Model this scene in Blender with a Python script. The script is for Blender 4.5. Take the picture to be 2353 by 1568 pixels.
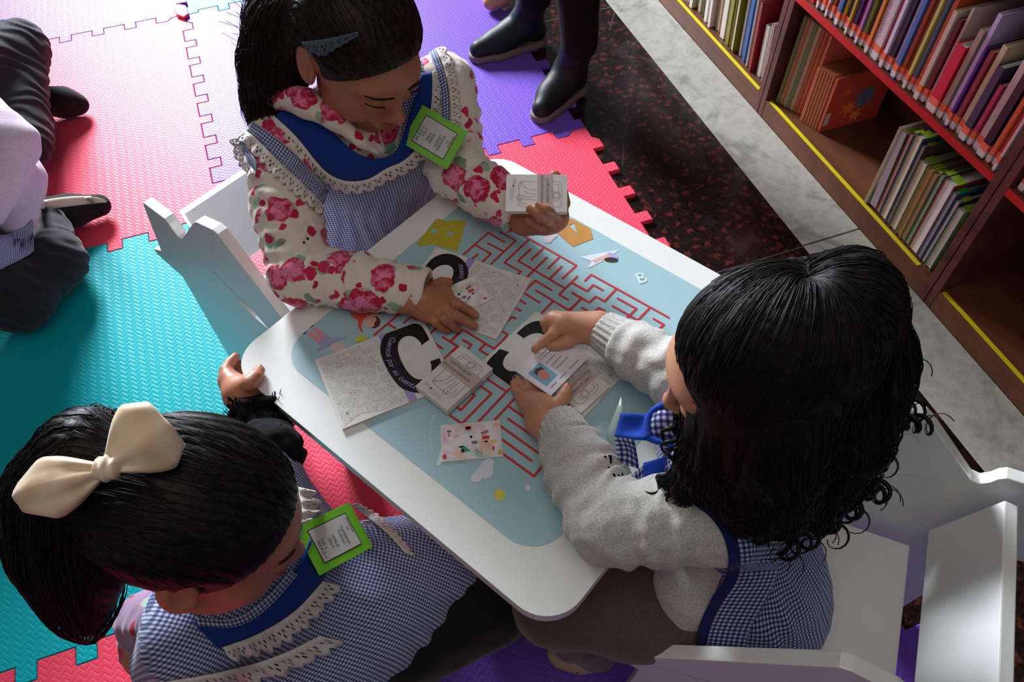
import bpy, bmesh, math, random
import numpy as np
from mathutils import Vector, Matrix
from mathutils.geometry import tessellate_polygon
random.seed(7); RNG = np.random.default_rng(7)
SC = bpy.context.scene
COL = SC.collection
for o in list(bpy.data.objects): bpy.data.objects.remove(o, do_unlink=True)

# ------------------------------------------------------------------ camera
FPX, CX, CY = 1780.0, 1176.5, 784.0          # focal length and centre in photo pixels (2353 x 1568)
CAM = np.array([0.2225, -0.6, 1.402])
def _cam_axes():
    d = np.array([35.0, 1304.0, FPX]); d /= np.linalg.norm(d); up = -d
    fw = np.array([0, 0, 1.0]); fy = fw - up*(fw@up); fy /= np.linalg.norm(fy)
    fx = np.cross(fy, up); a = math.radians(18.70); c, s = math.cos(a), math.sin(a)
    return np.array([c*fx+s*fy, -s*fx+c*fy, up])
RC = _cam_axes()                              # camera vector (x right, y down, z ahead) -> world
cam_d = bpy.data.cameras.new('camera'); cam = bpy.data.objects.new('camera', cam_d); COL.objects.link(cam)
cam_d.sensor_width = 36.0; cam_d.lens = FPX/2353*36.0; cam_d.clip_start = 0.02; cam_d.clip_end = 60
_m = Matrix([[RC[i][0], -RC[i][1], -RC[i][2], CAM[i]] for i in range(3)] + [[0, 0, 0, 1]])
cam.matrix_world = _m
SC.camera = cam

# ------------------------------------------------------------------ light
SC.view_settings.view_transform = 'Standard'; SC.view_settings.look = 'None'
SC.view_settings.gamma = 1.0; SC.view_settings.use_curve_mapping = False
SC.view_settings.exposure = 0.12
W = bpy.data.worlds.new('World'); SC.world = W; W.use_nodes = True
W.node_tree.nodes['Background'].inputs[0].default_value = (0.80, 0.90, 1.0, 1)
W.node_tree.nodes['Background'].inputs[1].default_value = 0.12
def area_light(name, loc, target, sx, sy, power, color):
    l = bpy.data.lights.new(name, 'AREA'); l.shape = 'RECTANGLE'; l.size = sx; l.size_y = sy
    l.energy = power; l.color = color
    o = bpy.data.objects.new(name, l); COL.objects.link(o)
    o.location = loc; o.rotation_euler = (Vector(target)-Vector(loc)).to_track_quat('-Z', 'Y').to_euler()
    return o
area_light('window_daylight', (-0.30, 5.2, 2.35), (-0.30, 0.6, 0.2), 1.4, 1.9, 780, (0.84, 0.92, 1.0))
area_light('overhead_fill', (0.0, -0.6, 3.0), (0.1, -0.2, 0.0), 1.8, 1.8, 13, (1.0, 0.90, 0.78))  # added warm fill from above, stands for no known lamp

# ------------------------------------------------------------------ helpers
def at(px, py, z):
    """point on the horizontal plane z that the photograph shows at pixel (px, py)"""
    d = RC @ np.array([px-CX, py-CY, FPX]); t = (z-CAM[2])/d[2]
    return CAM + t*d
def tr(ox, oy, s):
    return lambda x, y: (ox+x*s, oy+y*s)
def lin(c):
    if isinstance(c, str):
        c = c.lstrip('#'); c = [int(c[i:i+2], 16) for i in (0, 2, 4)]
    c = [v/255 for v in c[:3]]
    return tuple(v/12.92 if v <= 0.04045 else ((v+0.055)/1.055)**2.4 for v in c)+(1.0,)

class X:                                       # expression over shader sockets
    def __init__(s, nt, v): s.nt, s.v = nt, v
    def op(s, o, *a):
        n = s.nt.nodes.new('ShaderNodeMath'); n.operation = o
        for i, q in enumerate((s,)+a):
            q = q.v if isinstance(q, X) else q
            if isinstance(q, (int, float)): n.inputs[i].default_value = q
            else: s.nt.links.new(q, n.inputs[i])
        return X(s.nt, n.outputs[0])
    def __add__(s, o): return s.op('ADD', o)
    def __radd__(s, o): return s.op('ADD', o)
    def __sub__(s, o): return s.op('SUBTRACT', o)
    def __rsub__(s, o): return X(s.nt, o).op('SUBTRACT', s)
    def __mul__(s, o): return s.op('MULTIPLY', o)
    def __rmul__(s, o): return s.op('MULTIPLY', o)
    def __truediv__(s, o): return s.op('DIVIDE', o)
    def sin(s): return s.op('SINE')
    def abs(s): return s.op('ABSOLUTE')
    def frac(s): return s.op('FRACT')
    def floor(s): return s.op('FLOOR')
    def gt(s, o): return s.op('GREATER_THAN', o)
    def lt(s, o): return s.op('LESS_THAN', o)
    def pw(s, o): return s.op('POWER', o)
    def max(s, o): return s.op('MAXIMUM', o)
    def min(s, o): return s.op('MINIMUM', o)
    def smooth(s, a, b):
        n = s.nt.nodes.new('ShaderNodeMapRange'); n.interpolation_type = 'SMOOTHSTEP'
        s.nt.links.new(s.v, n.inputs[0]); n.inputs[1].default_value = a; n.inputs[2].default_value = b
        return X(s.nt, n.outputs[0])

class Mat:
    def __init__(s, name, color=(200, 200, 200), rough=0.6, spec=0.5, sheen=0.0, metal=0.0):
        s.m = bpy.data.materials.new(name); s.m.use_nodes = True; s.nt = s.m.node_tree
        s.b = s.nt.nodes['Principled BSDF']
        s.b.inputs['Base Color'].default_value = lin(color); s.b.inputs['Roughness'].default_value = rough
        s.b.inputs['Specular IOR Level'].default_value = spec; s.b.inputs['Metallic'].default_value = metal
        if sheen: s.b.inputs['Sheen Weight'].default_value = sheen
        s.m.diffuse_color = lin(color)
    def node(s, t, **kw):
        n = s.nt.nodes.new(t)
        for k, v in kw.items():
            if k.startswith('_'): setattr(n, k[1:], v)
            else:
                i = n.inputs[k.replace('__', ' ')]
                if isinstance(v, X): s.nt.links.new(v.v, i)
                elif hasattr(v, 'is_linked'): s.nt.links.new(v, i)
                else: i.default_value = v
        return n
    def coord(s, kind='Object'):
        if kind == 'attr':
            n = s.node('ShaderNodeAttribute', _attribute_name='guv'); v = n.outputs['Vector']
        else: v = s.node('ShaderNodeTexCoord').outputs[kind]
        return v
    def xyz(s, kind='Object'):
        v = s.coord(kind); n = s.node('ShaderNodeSeparateXYZ'); s.nt.links.new(v, n.inputs[0])
        return tuple(X(s.nt, n.outputs[i]) for i in range(3))
    def noise(s, scale, detail=2.0, rough=0.5, vec=None, kind='Object', dist=0.0):
        n = s.node('ShaderNodeTexNoise', Scale=scale, Detail=detail, Roughness=rough, Distortion=dist)
        s.nt.links.new(vec if vec is not None else s.coord(kind), n.inputs['Vector'])
        return X(s.nt, n.outputs[0])
    def vor(s, scale, vec=None, feature='F1', kind='Object', rnd=1.0):
        n = s.node('ShaderNodeTexVoronoi', Scale=scale, _feature=feature)
        n.inputs['Randomness'].default_value = rnd
        s.nt.links.new(vec if vec is not None else s.coord(kind), n.inputs['Vector'])
        return n
    def mix(s, fac, a, b):
        n = s.node('ShaderNodeMix', _data_type='RGBA')
        if isinstance(fac, X): s.nt.links.new(fac.v, n.inputs[0])
        else: n.inputs[0].default_value = fac
        for k, q in ((6, a), (7, b)):
            if isinstance(q, (tuple, list, str)): n.inputs[k].default_value = lin(q)
            else: s.nt.links.new(q, n.inputs[k])
        return n.outputs[2]
    def color(s, sock): s.nt.links.new(sock, s.b.inputs['Base Color']); return s
    def rough(s, x): s.nt.links.new(x.v, s.b.inputs['Roughness']); return s
    def bump(s, h, strength=0.3, dist=0.002):
        n = s.node('ShaderNodeBump', Strength=strength, Distance=dist); s.nt.links.new(h.v, n.inputs['Height'])
        s.nt.links.new(n.outputs[0], s.b.inputs['Normal']); return s
MATS = {}
def plain(color, rough=0.6, spec=0.4, name=None):
    key = ('p', tuple(color) if not isinstance(color, str) else color, rough, spec)
    if key not in MATS:
        m = Mat(name or 'paint', color, rough, spec)
        n = m.noise(60, 3); m.color(m.mix(n.smooth(0.3, 0.7), [min(255, v*1.01) for v in _rgb(color)], [v*0.98 for v in _rgb(color)]))
        MATS[key] = m.m
    return MATS[key]
def _rgb(c):
    if isinstance(c, str): c = c.lstrip('#'); return [int(c[i:i+2], 16) for i in (0, 2, 4)]
    return list(c[:3])

# ---- objects
def tag(o, label=None, cat=None, group=None, kind=None):
    if label: o['label'] = label
    if cat: o['category'] = cat
    if group: o['group'] = group
    if kind: o['kind'] = kind
    return o
def empty(name, loc=(0, 0, 0), rz=0.0):
    o = bpy.data.objects.new(name, None); COL.objects.link(o); o.location = loc; o.rotation_euler = (0, 0, rz)
    o.empty_display_size = 0.05
    return o
def link(name, me, mat, parent=None, smooth=False):
    if mat is not None and not me.materials:
        for q in (mat if isinstance(mat, (list, tuple)) else [mat]): me.materials.append(q)
    if smooth: me.polygons.foreach_set('use_smooth', [True]*len(me.polygons))
    o = bpy.data.objects.new(name, me); COL.objects.link(o)
    if parent is not None: o.parent = parent
    return o
def obj(name, V, F, mat, parent=None, smooth=False):
    """mesh object from world/local vertices; under a parent the vertices are in the parent's frame"""
    me = bpy.data.meshes.new(name); me.from_pydata([tuple(map(float, v)) for v in V], [], [tuple(int(i) for i in f) for f in F]); me.update()
    return link(name, me, mat, parent, smooth)
def sub(o, parent):
    """parent keeps the child where it is in the world"""
    o.parent = parent; o.matrix_parent_inverse = parent.matrix_basis.inverted(); return o
def box_vf(lo, hi, bev=0.0):
    bm = bmesh.new(); bmesh.ops.create_cube(bm, size=1)
    for v in bm.verts: v.co = Vector([(lo[i]+hi[i])/2+v.co[i]*(hi[i]-lo[i]) for i in range(3)])
    if bev: bmesh.ops.bevel(bm, geom=bm.edges[:], offset=bev, segments=2, affect='EDGES', profile=0.6)
    return bm
def bm_obj(name, bm, mat, parent=None, smooth=False):
    me = bpy.data.meshes.new(name); bm.normal_update(); bm.to_mesh(me); bm.free()
    return link(name, me, mat, parent, smooth)
def box(name, lo, hi, mat, parent=None, bev=0.0): return bm_obj(name, box_vf(lo, hi, bev), mat, parent)
def fill(poly):
    """triangles of a (concave) polygon with optional holes: list of loops of 2D points"""
    loops = [[Vector((p[0], p[1], 0)) for p in l] for l in poly]
    return tessellate_polygon(loops)
def prism(name, loops, frame, d0, d1, mat, parent=None, bev=0.0, smooth=False):
    """2D loops (first outline, then holes) in frame (o, ex, ey, n), from depth d0 to d1 along n"""
    o, ex, ey, n = [np.array(q, float) for q in frame]
    pts = [p for l in loops for p in l]; T = fill(loops); k = len(pts)
    V = [o+ex*p[0]+ey*p[1]+n*d0 for p in pts]+[o+ex*p[0]+ey*p[1]+n*d1 for p in pts]
    def area(l): return sum(l[i][0]*l[(i+1) % len(l)][1]-l[(i+1) % len(l)][0]*l[i][1] for i in range(len(l)))
    F = []
    for t in T:
        a, b, c = t
        s = (pts[b][0]-pts[a][0])*(pts[c][1]-pts[a][1])-(pts[b][1]-pts[a][1])*(pts[c][0]-pts[a][0])
        if s < 0: a, b, c = a, c, b
        F.append((a+k, b+k, c+k)); F.append((a, c, b))
    base = 0
    for li, l in enumerate(loops):
        m = len(l); ccw = area(l) > 0
        if li: ccw = not ccw
        for i in range(m):
            a, b = base+i, base+(i+1) % m
            F.append((a, b, b+k, a+k) if ccw == (li == 0) or (li and ccw) else (b, a, a+k, b+k))
        base += m
    bm = bmesh.new(); vs = [bm.verts.new(v) for v in V]
    for f in F:
        try: bm.faces.new([vs[i] for i in f])
        except ValueError: pass
    bmesh.ops.recalc_face_normals(bm, faces=bm.faces[:])
    if bev:
        ed = [e for e in bm.edges if len(e.link_faces) == 2 and e.calc_face_angle(0) > 0.9]
        bmesh.ops.bevel(bm, geom=ed, offset=bev, segments=2, affect='EDGES', profile=0.6, clamp_overlap=True)
    return bm_obj(name, bm, mat, parent, smooth)
def flat(name, loops, z, mat, parent=None):
    """flat print: world xy loops lying at height z"""
    pts = [p for l in loops for p in l]; T = fill([[(p[0], p[1]) for p in l] for l in loops]); F = []
    for a, b, c in T:
        s = (pts[b][0]-pts[a][0])*(pts[c][1]-pts[a][1])-(pts[b][1]-pts[a][1])*(pts[c][0]-pts[a][0])
        F.append((a, b, c) if s > 0 else (a, c, b))
    return obj(name, [(p[0], p[1], z) for p in pts], F, mat, parent)
def strips(name, lines, width, z, mat, parent=None):
    """printed lines of constant width with round ends, lying at height z"""
    V, F = [], []
    for L in lines:
        L = [np.array(p[:2], float) for p in L]
        for a, b in zip(L[:-1], L[1:]):
            d = b-a; l = np.linalg.norm(d)
            if l < 1e-6: continue
            d /= l; n = np.array([-d[1], d[0]])*width/2; k = len(V); q = []
            for i in range(5): t = math.pi/2+math.pi*i/4; q.append(a+width/2*(math.cos(t)*d+math.sin(t)*np.array([-d[1], d[0]])))
            for i in range(5): t = -math.pi/2+math.pi*i/4; q.append(b+width/2*(math.cos(t)*d+math.sin(t)*np.array([-d[1], d[0]])))
            zz = z+len(F)*1.5e-6
            V += [(p[0], p[1], zz) for p in q]; F.append(tuple(range(k, k+10)))
    return obj(name, V, F, mat, parent)
def tube_vf(P, r, sides=8, cap=True):
    """tube along polyline P with radius r (scalar or list)"""
    P = np.array(P, float); n = len(P); r = np.full(n, r) if np.isscalar(r) else np.array(r, float)
    T = np.gradient(P, axis=0); T /= np.linalg.norm(T, axis=1)[:, None]+1e-12
    ref = np.array([0, 0, 1.0]) if abs(T[0][2]) < 0.9 else np.array([1.0, 0, 0]); V = []; F = []
    u = np.cross(T[0], ref); u /= np.linalg.norm(u)
    for i in range(n):
        u = u-T[i]*(u@T[i]); u /= np.linalg.norm(u)+1e-12; w = np.cross(T[i], u)
        for k in range(sides):
            a = 2*math.pi*k/sides; V.append(P[i]+r[i]*(math.cos(a)*u+math.sin(a)*w))
    for i in range(n-1):
        for k in range(sides):
            F.append((i*sides+k, i*sides+(k+1) % sides, (i+1)*sides+(k+1) % sides, (i+1)*sides+k))
    if cap: F += [tuple(range(sides))[::-1], tuple((n-1)*sides+k for k in range(sides))]
    return V, F
def tubes(name, lines, r, mat, parent=None, sides=6, smooth=True):
    V, F = [], []
    for L in lines:
        v, f = tube_vf(L, r if not callable(r) else r(len(L)), sides); k = len(V)
        V += v; F += [tuple(i+k for i in q) for q in f]
    return obj(name, V, F, mat, parent, smooth)
_TG = {}
def text_geo(s, size, shear=0.0, space=1.0):
    if (s, shear) not in _TG: _TG[(s, shear)] = _text_geo(s, 1.0, shear, space)
    V, F = _TG[(s, shear)]
    return [(v[0]*size, v[1]*size, v[2]*size) for v in V], F
def _text_geo(s, size, shear=0.0, space=1.0):
    c = bpy.data.curves.new('lettering', 'FONT'); c.body = s; c.size = size; c.shear = shear; c.space_character = space
    c.align_x = 'CENTER'; c.align_y = 'CENTER'; c.resolution_u = 2
    o = bpy.data.objects.new('lettering', c); COL.objects.link(o)
    dg = bpy.context.evaluated_depsgraph_get(); me = bpy.data.meshes.new_from_object(o.evaluated_get(dg))
    V = [tuple(v.co) for v in me.vertices]; F = [tuple(p.vertices) for p in me.polygons]
    bpy.data.objects.remove(o); bpy.data.curves.remove(c); bpy.data.meshes.remove(me)
    return V, F
def text_on(name, items, frame, mat, parent=None, lift=0.0004):
    """items: (string, x, y, size, angle, shear); frame (o, ex, ey, n) of the printed face"""
    o, ex, ey, n = [np.array(q, float) for q in frame]; V, F = [], []
    for s, x, y, size, ang, sh in items:
        v, f = text_geo(s, size, sh); k = len(V); ca, sa = math.cos(ang), math.sin(ang)
        for p in v: V.append(o+ex*(x+p[0]*ca-p[1]*sa)+ey*(y+p[0]*sa+p[1]*ca)+n*lift)
        F += [tuple(i+k for i in q) for q in f]
    return obj(name, V, F, mat, parent)

# ================================================================== setting
gm = Mat('granite', (40, 22, 20), 0.22, 0.5)
_n1 = gm.vor(38); _n2 = gm.noise(90, 4, 0.6); _n3 = gm.noise(14, 3)
_c = gm.mix(X(gm.nt, _n1.outputs['Distance']).smooth(0.15, 0.5), (92, 40, 34), (34, 20, 19))
_c = gm.mix(_n2.smooth(0.42, 0.62), _c, (17, 11, 11)); _c = gm.mix(_n3.smooth(0.55, 0.75)*0.5, _c, (60, 50, 46)); gm.color(_c)
GZ = -0.012                                              # the mats lie on this floor; their tops are at z = 0
fl = flat('floor', [[(-4, -4), (1.326, -4), (1.326, 6), (-4, 6)]], GZ, gm.m); tag(fl, kind='structure')
fl2 = flat('floor', [[(1.488, -4), (4, -4), (4, 6), (1.488, 6)]], GZ-0.004, gm.m); tag(fl2, kind='structure')
_jm = plain((95, 78, 70), 0.6)
for a, b in (((1.326, 0.40), (0.3, 0.40)), ((1.326, 1.55), (0.3, 1.55)), ((1.326, -0.75), (0.3, -0.75))):
    sub(flat('floor_joint', [[(b[0], b[1]-.0012), (a[0], a[1]-.0012), (a[0], a[1]+.0012), (b[0], b[1]+.0012)]], GZ+0.0004, _jm), fl)
_sm = plain((76, 66, 64), 0.7)
for L in ([(1372, 222), (1400, 260), (1430, 310)], [(1430, 310), (1433, 345), (1430, 380)], [(1448, 270), (1436, 312)], [(1400, 70), (1412, 30)]):
    sub(strips('floor_scratch', [[at(*p, GZ) for p in L]], 0.0022, GZ+0.0004, _sm), fl)
mm = Mat('marble', (176, 172, 160), 0.35, 0.5)
_a = mm.noise(7, 6, 0.65, dist=1.2); _b = mm.noise(40, 4, 0.6)
mm.color(mm.mix(_b.smooth(0.35, 0.75)*0.55, mm.mix(_a.smooth(0.5, 0.68)*0.8, (164, 160, 148), (112, 110, 102)), (128, 124, 114)))
tr1 = empty('trim_1', (1.407, 1.0, GZ)); tag(tr1, kind='structure')
for y0, y1 in ((-3.2, -1.42), (-1.415, -0.36), (-0.355, 0.40), (0.405, 1.90), (1.905, 4.0)):
    sub(box('marble_slab', (1.326, y0, GZ-0.02), (1.488, y1, GZ+0.0008), mm.m, None, 0.0006), tr1)

# ================================================================== foam mats
def mat_foam(name, rgb):
    m = Mat(name, rgb, 0.46, 0.19); x, y, z = m.xyz()
    tri = (((x/0.021).frac()-0.5).abs()*2.0)
    w = ((y/0.0125+tri*0.9+m.noise(25)*0.25).frac()-0.5).abs()*2.0
    v = ((x/0.0105+(y/0.0125+tri*0.9).floor()*0.5).frac()-0.5).abs()*2.0
    h = w.smooth(0.0, 0.55)*0.8+v.smooth(0.05, 0.4)*0.2
    m.bump(h, 0.42, 0.0014)
    m.color(m.mix(m.noise(3).smooth(0.3, 0.7)*0.25, rgb, [c*0.88 for c in rgb]))
    return m.m
FOAM = dict(red=mat_foam('red_foam', (240, 74, 98)), teal=mat_foam('teal_foam', (0, 164, 172)),
            purple=mat_foam('purple_foam', (116, 80, 188)))
def edge_path(a, b, seed):
    """interlocking dovetail path between two grid corners, 20 half periods"""
    a, b = np.array(a, float), np.array(b, float); d = b-a; n = np.array([-d[1], d[0]]); P = [a]
    D, e = 0.0165, 0.007
    for k in range(20):
        s = D if k % 2 else -D
        if k in (0, 19): s = 0.0
        t0, t1 = k/20, (k+1)/20
        q0 = t0-(e if k % 2 else -e) if 0 < k else t0
        q1 = t1+(e if k % 2 else -e) if k < 19 else t1
        if s == 0: q0, q1 = (t0, t1-e) if k == 0 else (t0+e, t1)
        P += [a+d*q0+n*s, a+d*q1+n*s]
    P.append(b); Q = [P[0]]
    for p in P[1:]:
        if np.linalg.norm(p-Q[-1]) > 1e-5: Q.append(p)
    return Q
def foam_tile(i, j, color, label):
    pts = edge_path((i, j), (i+1, j), 0)[:-1]+edge_path((i+1, j), (i+1, j+1), 0)[:-1]
    pts += edge_path((i, j+1), (i+1, j+1), 0)[::-1][:-1]+edge_path((i, j), (i, j+1), 0)[::-1][:-1]
    P = np.array(pts); nx, pv = np.roll(P, -1, 0), np.roll(P, 1, 0)
    e1 = P-pv; e1 /= np.linalg.norm(e1, axis=1)[:, None]; e2 = nx-P; e2 /= np.linalg.norm(e2, axis=1)[:, None]
    m = np.stack([-(e1+e2)[:, 1], (e1+e2)[:, 0]], 1); m /= np.maximum((m*np.stack([-e1[:, 1], e1[:, 0]], 1)).sum(1), 0.35)[:, None]
    r0 = P+m*0.0005; r1 = P+m*0.0022; k = len(P)
    V = [(p[0], p[1], GZ) for p in r0]+[(p[0], p[1], -0.0016) for p in r0]+[(p[0], p[1], 0) for p in r1]
    F = []
    for a in range(k):
        b = (a+1) % k; F += [(a, b, b+k, a+k), (a+k, b+k, b+2*k, a+2*k)]
    for t in fill([[(p[0], p[1]) for p in r1]]):
        s = (r1[t[1]]-r1[t[0]])[0]*(r1[t[2]]-r1[t[0]])[1]-(r1[t[1]]-r1[t[0]])[1]*(r1[t[2]]-r1[t[0]])[0]
        F.append(tuple(q+2*k for q in (t if s > 0 else t[::-1])))
    o = obj('foam_mat', V, F, FOAM[color]); tag(o, label, 'mat', 'interlocking foam play mats')
foam_tile(-1, 0, 'teal', 'teal textured foam mat tile to the left of the white table')
foam_tile(-1, 1, 'red', 'pinkish red foam mat tile under the shoes of the kneeling child')
foam_tile(0, 1, 'purple', 'purple foam mat tile under the black ankle boots')
foam_tile(0, 0, 'red', 'red foam mat tile under the white table, teeth edging the granite')
foam_tile(-1, -1, 'red', 'pinkish red foam mat tile at the bottom left corner')
foam_tile(0, -1, 'purple', 'dark purple foam mat tile below the front of the table')
foam_tile(-1, 2, 'purple', 'pale lilac foam mat tile in the window glare at top left')
foam_tile(0, 2, 'teal', 'teal foam mat tile just cut off by the top edge')
# loose border pieces where four mats meet
pc = prism('mat_border_piece', [[at(*p, 0)[:2] for p in ((402, 26), (412, 16), (430, 20), (436, 38), (425, 46), (408, 40))]], ((0, 0, 0), (1, 0, 0), (0, 1, 0), (0, 0, 1)), 0.0005, 0.012, FOAM['red'], None, 0.002)
tag(pc, 'small red foam connector piece lying at the mat corner', 'foam piece')
pc = prism('mat_border_piece', [[at(*p, 0)[:2] for p in ((404, 2), (428, 0), (432, 12), (408, 16))]], ((0, 0, 0), (1, 0, 0), (0, 1, 0), (0, 0, 1)), 0.0005, 0.012, FOAM['purple'], None, 0.002)
tag(pc, 'small dark purple foam connector piece at the top edge', 'foam piece')

# ================================================================== table
TA, TU = np.array([0.040, 0.134]), math.radians(30.2)
tu = np.array([math.cos(TU), math.sin(TU)]); tv = np.array([tu[1], -tu[0]]); TZ = 0.50
def tp(u, v): return TA+tu*u+tv*v
def rrect(u0, v0, u1, v1, r, n=7):
    P = []
    for cu, cv, a0 in ((u0+r, v0+r, math.pi), (u1-r, v0+r, 1.5*math.pi), (u1-r, v1-r, 0), (u0+r, v1-r, 0.5*math.pi)):
        for i in range(n+1):
            a = a0+math.pi/2*i/n; P.append((cu+r*math.cos(a), cv+r*math.sin(a)))
    return P
white = Mat('white_lacquer', (236, 236, 232), 0.3, 0.5); _n = white.noise(30, 3)
white.color(white.mix(_n.smooth(0.4, 0.7)*0.3, (238, 238, 234), (228, 228, 225)))
WHITE = white.m
table = empty('play_table', (*tp(0.29, 0.295), 0)); tag(table, 'white square play table with pale blue maze print on its top', 'table')
FR = ((0, 0, 0), (1, 0, 0), (0, 1, 0), (0, 0, 1))
sub(prism('table_top', [[tp(*p) for p in rrect(0, 0, 0.585, 0.592, 0.052, 10)][::-1]], FR, TZ-0.02, TZ, WHITE, None, 0.003), table)
pb = Mat('blue_print', (168, 200, 208), 0.38, 0.5); pb.color(pb.mix(pb.noise(5).smooth(0.3, 0.7)*0.3, (168, 201, 209), (160, 194, 203)))
sub(flat('blue_print', [[tp(*p) for p in rrect(0.055, 0.046, 0.541, 0.527, 0.05, 10)]], TZ+0.0004, pb.m), table)
for a in (0.17, 0.43):
    for b in (0.17, 0.40):
        c = tp(a, b); V, F = tube_vf([(c[0], c[1], 0.001), (c[0], c[1], 0.25), (c[0], c[1], TZ-0.02)], [0.019, 0.022, 0.026], 16)
        sub(obj('leg', V, F, WHITE, None, True), table)
for (a, b), (c, d) in (((0.17, 0.17), (0.43, 0.17)), ((0.17, 0.40), (0.43, 0.40)), ((0.17, 0.17), (0.17, 0.40)), ((0.43, 0.17), (0.43, 0.40))):
    p, q = tp(a, b), tp(c, d); e = (q-p)/np.linalg.norm(q-p); n = np.array([-e[1], e[0]])*0.008
    sub(prism('apron', [[p+n, p-n, q-n, q+n]], FR, TZ-0.075, TZ-0.0205, WHITE), table)
RED = plain((206, 52, 62), 0.45, 0.4, 'red_print')
z1 = tr(1040, 500, .14032); z2 = tr(1270, 580, .14032); z3 = tr(1040, 660, .12116); z4 = tr(860, 680, .14032); z5 = tr(1020, 860, .1594)
MAZE = [
 (z1, [[(770, 80), (2025, 790), (1800, 1005)], [(1240, 370), (850, 745), (1120, 895), (1050, 950)], [(780, 240), (1030, 385), (630, 765)], [(830, 560), (575, 425)],
       [(850, 410), (585, 255), (180, 610)], [(370, 455), (630, 600), (490, 730)], [(410, 610), (330, 675)], [(1280, 525), (1075, 715), (1830, 1160)], [(1475, 515), (1290, 700)],
       [(1545, 660), (1220, 980)], [(1740, 660), (1560, 845)], [(1785, 810), (1600, 1000)], [(2040, 970), (1745, 1270), (1890, 1355)], [(1950, 1075), (2138, 1180)],
       [(1620, 1195), (1355, 1040), (1060, 1330), (1190, 1415)], [(1185, 1250), (1420, 1395)], [(1365, 1200), (1905, 1525)], [(1640, 1385), (1460, 1568)], [(970, 1455), (1110, 1535)],
       [(1955, 1240), (2138, 1350)], [(2100, 1345), (1905, 1525)]]),
 (z2, [[(310, 500), (565, 640), (665, 540), (820, 625)], [(530, 470), (630, 370), (1900, 1075)], [(1030, 615), (850, 810), (705, 730), (600, 830), (320, 665)], [(465, 765), (290, 950)],
       [(480, 915), (660, 1010), (755, 915), (850, 965)], [(1060, 760), (1370, 930), (1220, 1080)], [(980, 885), (1380, 1110)], [(1580, 925), (1410, 1100)], [(1650, 1095), (1820, 1190), (1740, 1265)], [(50, 985), (120, 1020)]]),
 (z3, [[(1300, 150), (1230, 230), (1380, 320)], [(1130, 365), (1290, 455)], [(950, 655), (1000, 690), (1140, 570), (1200, 605)], [(870, 800), (1040, 905), (980, 990), (790, 1180), (190, 810), (0, 990)],
       [(615, 1090), (510, 1195), (690, 1310)], [(200, 1010), (360, 1105), (300, 1165)], [(0, 1065), (100, 1130), (0, 1230)]]),
 (z4, [[(510, 215), (0, 650)], [(230, 470), (350, 540)], [(690, 390), (600, 355), (485, 450)], [(1010, 535), (900, 640)], [(950, 750), (1115, 870)], [(1120, 680), (1360, 830), (1120, 1060)], [(1260, 745), (1440, 570)], [(880, 460), (840, 500)]]),
 (z5, [[(600, 60), (890, 250)], [(975, 185), (500, 690)], [(510, 165), (685, 285), (280, 700)], [(400, 280), (445, 310), (245, 525), (200, 490)], [(90, 605), (250, 710)],
       [(1030, 345), (740, 660)], [(930, 470), (1310, 725)], [(1185, 610), (1225, 560)], [(925, 650), (1440, 1005)], [(825, 760), (1475, 1225)], [(850, 955), (1265, 1255)], [(860, 1160), (1300, 1480), (1475, 1255), (1475, 1225)]]),
 (tr(1000, 480, .3125), [[(1400, 1175), (1290, 1310)], [(1265, 1080), (1285, 1070)], [(1340, 1125), (1360, 1105)]]),
]
lines = [[at(*f(*p), TZ)[:2] for p in L] for f, LL in MAZE for L in LL]
sub(strips('maze_print', lines, 0.0034, TZ+0.0008, RED), table)['kind'] = 'stuff'
def tprint(name, f, loops, rgb, dz=0.0008):
    return sub(flat(name, [[at(*f(*p), TZ)[:2] for p in l] for l in loops], TZ+dz, plain(rgb, 0.45, 0.4)), table)
def circ(cx, cy, rx, ry=None, n=20, a=0.0):
    ry = ry or rx; ca, sa = math.cos(a), math.sin(a)
    return [(cx+rx*math.cos(t)*ca-ry*math.sin(t)*sa, cy+rx*math.cos(t)*sa+ry*math.sin(t)*ca) for t in [2*math.pi*i/n for i in range(n)]]
def star(cx, cy, r0, r1, n): return [(cx+(r0 if i % 2 else r1)*math.cos(math.pi*i/n), cy+(r0 if i % 2 else r1)*math.sin(math.pi*i/n)) for i in range(2*n)]
z7 = tr(940, 440, .221); z8 = tr(1000, 940, .15306); z6 = tr(680, 660, .14032)
tprint('yellow_mask_print', z7, [[(280, 290), (330, 290), (400, 325), (450, 300), (595, 310), (500, 620), (340, 590), (250, 550), (110, 575), (80, 550)], circ(262, 415, 36, 22)[::-1], circ(425, 440, 40, 20)[::-1]], (196, 180, 52))
tprint('envelope_print', z7, [[(1480, 385), (1540, 310), (1690, 285), (1885, 390), (1915, 495), (1700, 580)], [(1660, 355), (1745, 435), (1715, 335)]], (196, 138, 66))
tprint('heart_print', z7, [[(1400, 450), (1440, 410), (1500, 420), (1545, 470), (1500, 500), (1470, 540), (1420, 540), (1405, 500)]], (214, 196, 208))
tprint('plane_print', z7, [[(1770, 685), (2195, 608), (2050, 705), (1890, 790), (1850, 800), (1900, 730)]], (226, 226, 238))
tprint('plane_child_print', z7, [[(1900, 720), (2000, 680), (2070, 650), (2090, 690), (2000, 715), (1930, 745)]], (230, 170, 160), 0.0010)
tprint('plane_child_print', z7, [[(2060, 640), (2110, 645), (2165, 670), (2170, 705), (2110, 700), (2080, 680)]], (176, 170, 214), 0.0011)
tprint('plane_child_print', z7, [circ(2100, 715, 72, 24, 16, 0.05)], (54, 40, 44), 0.0012)
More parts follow.
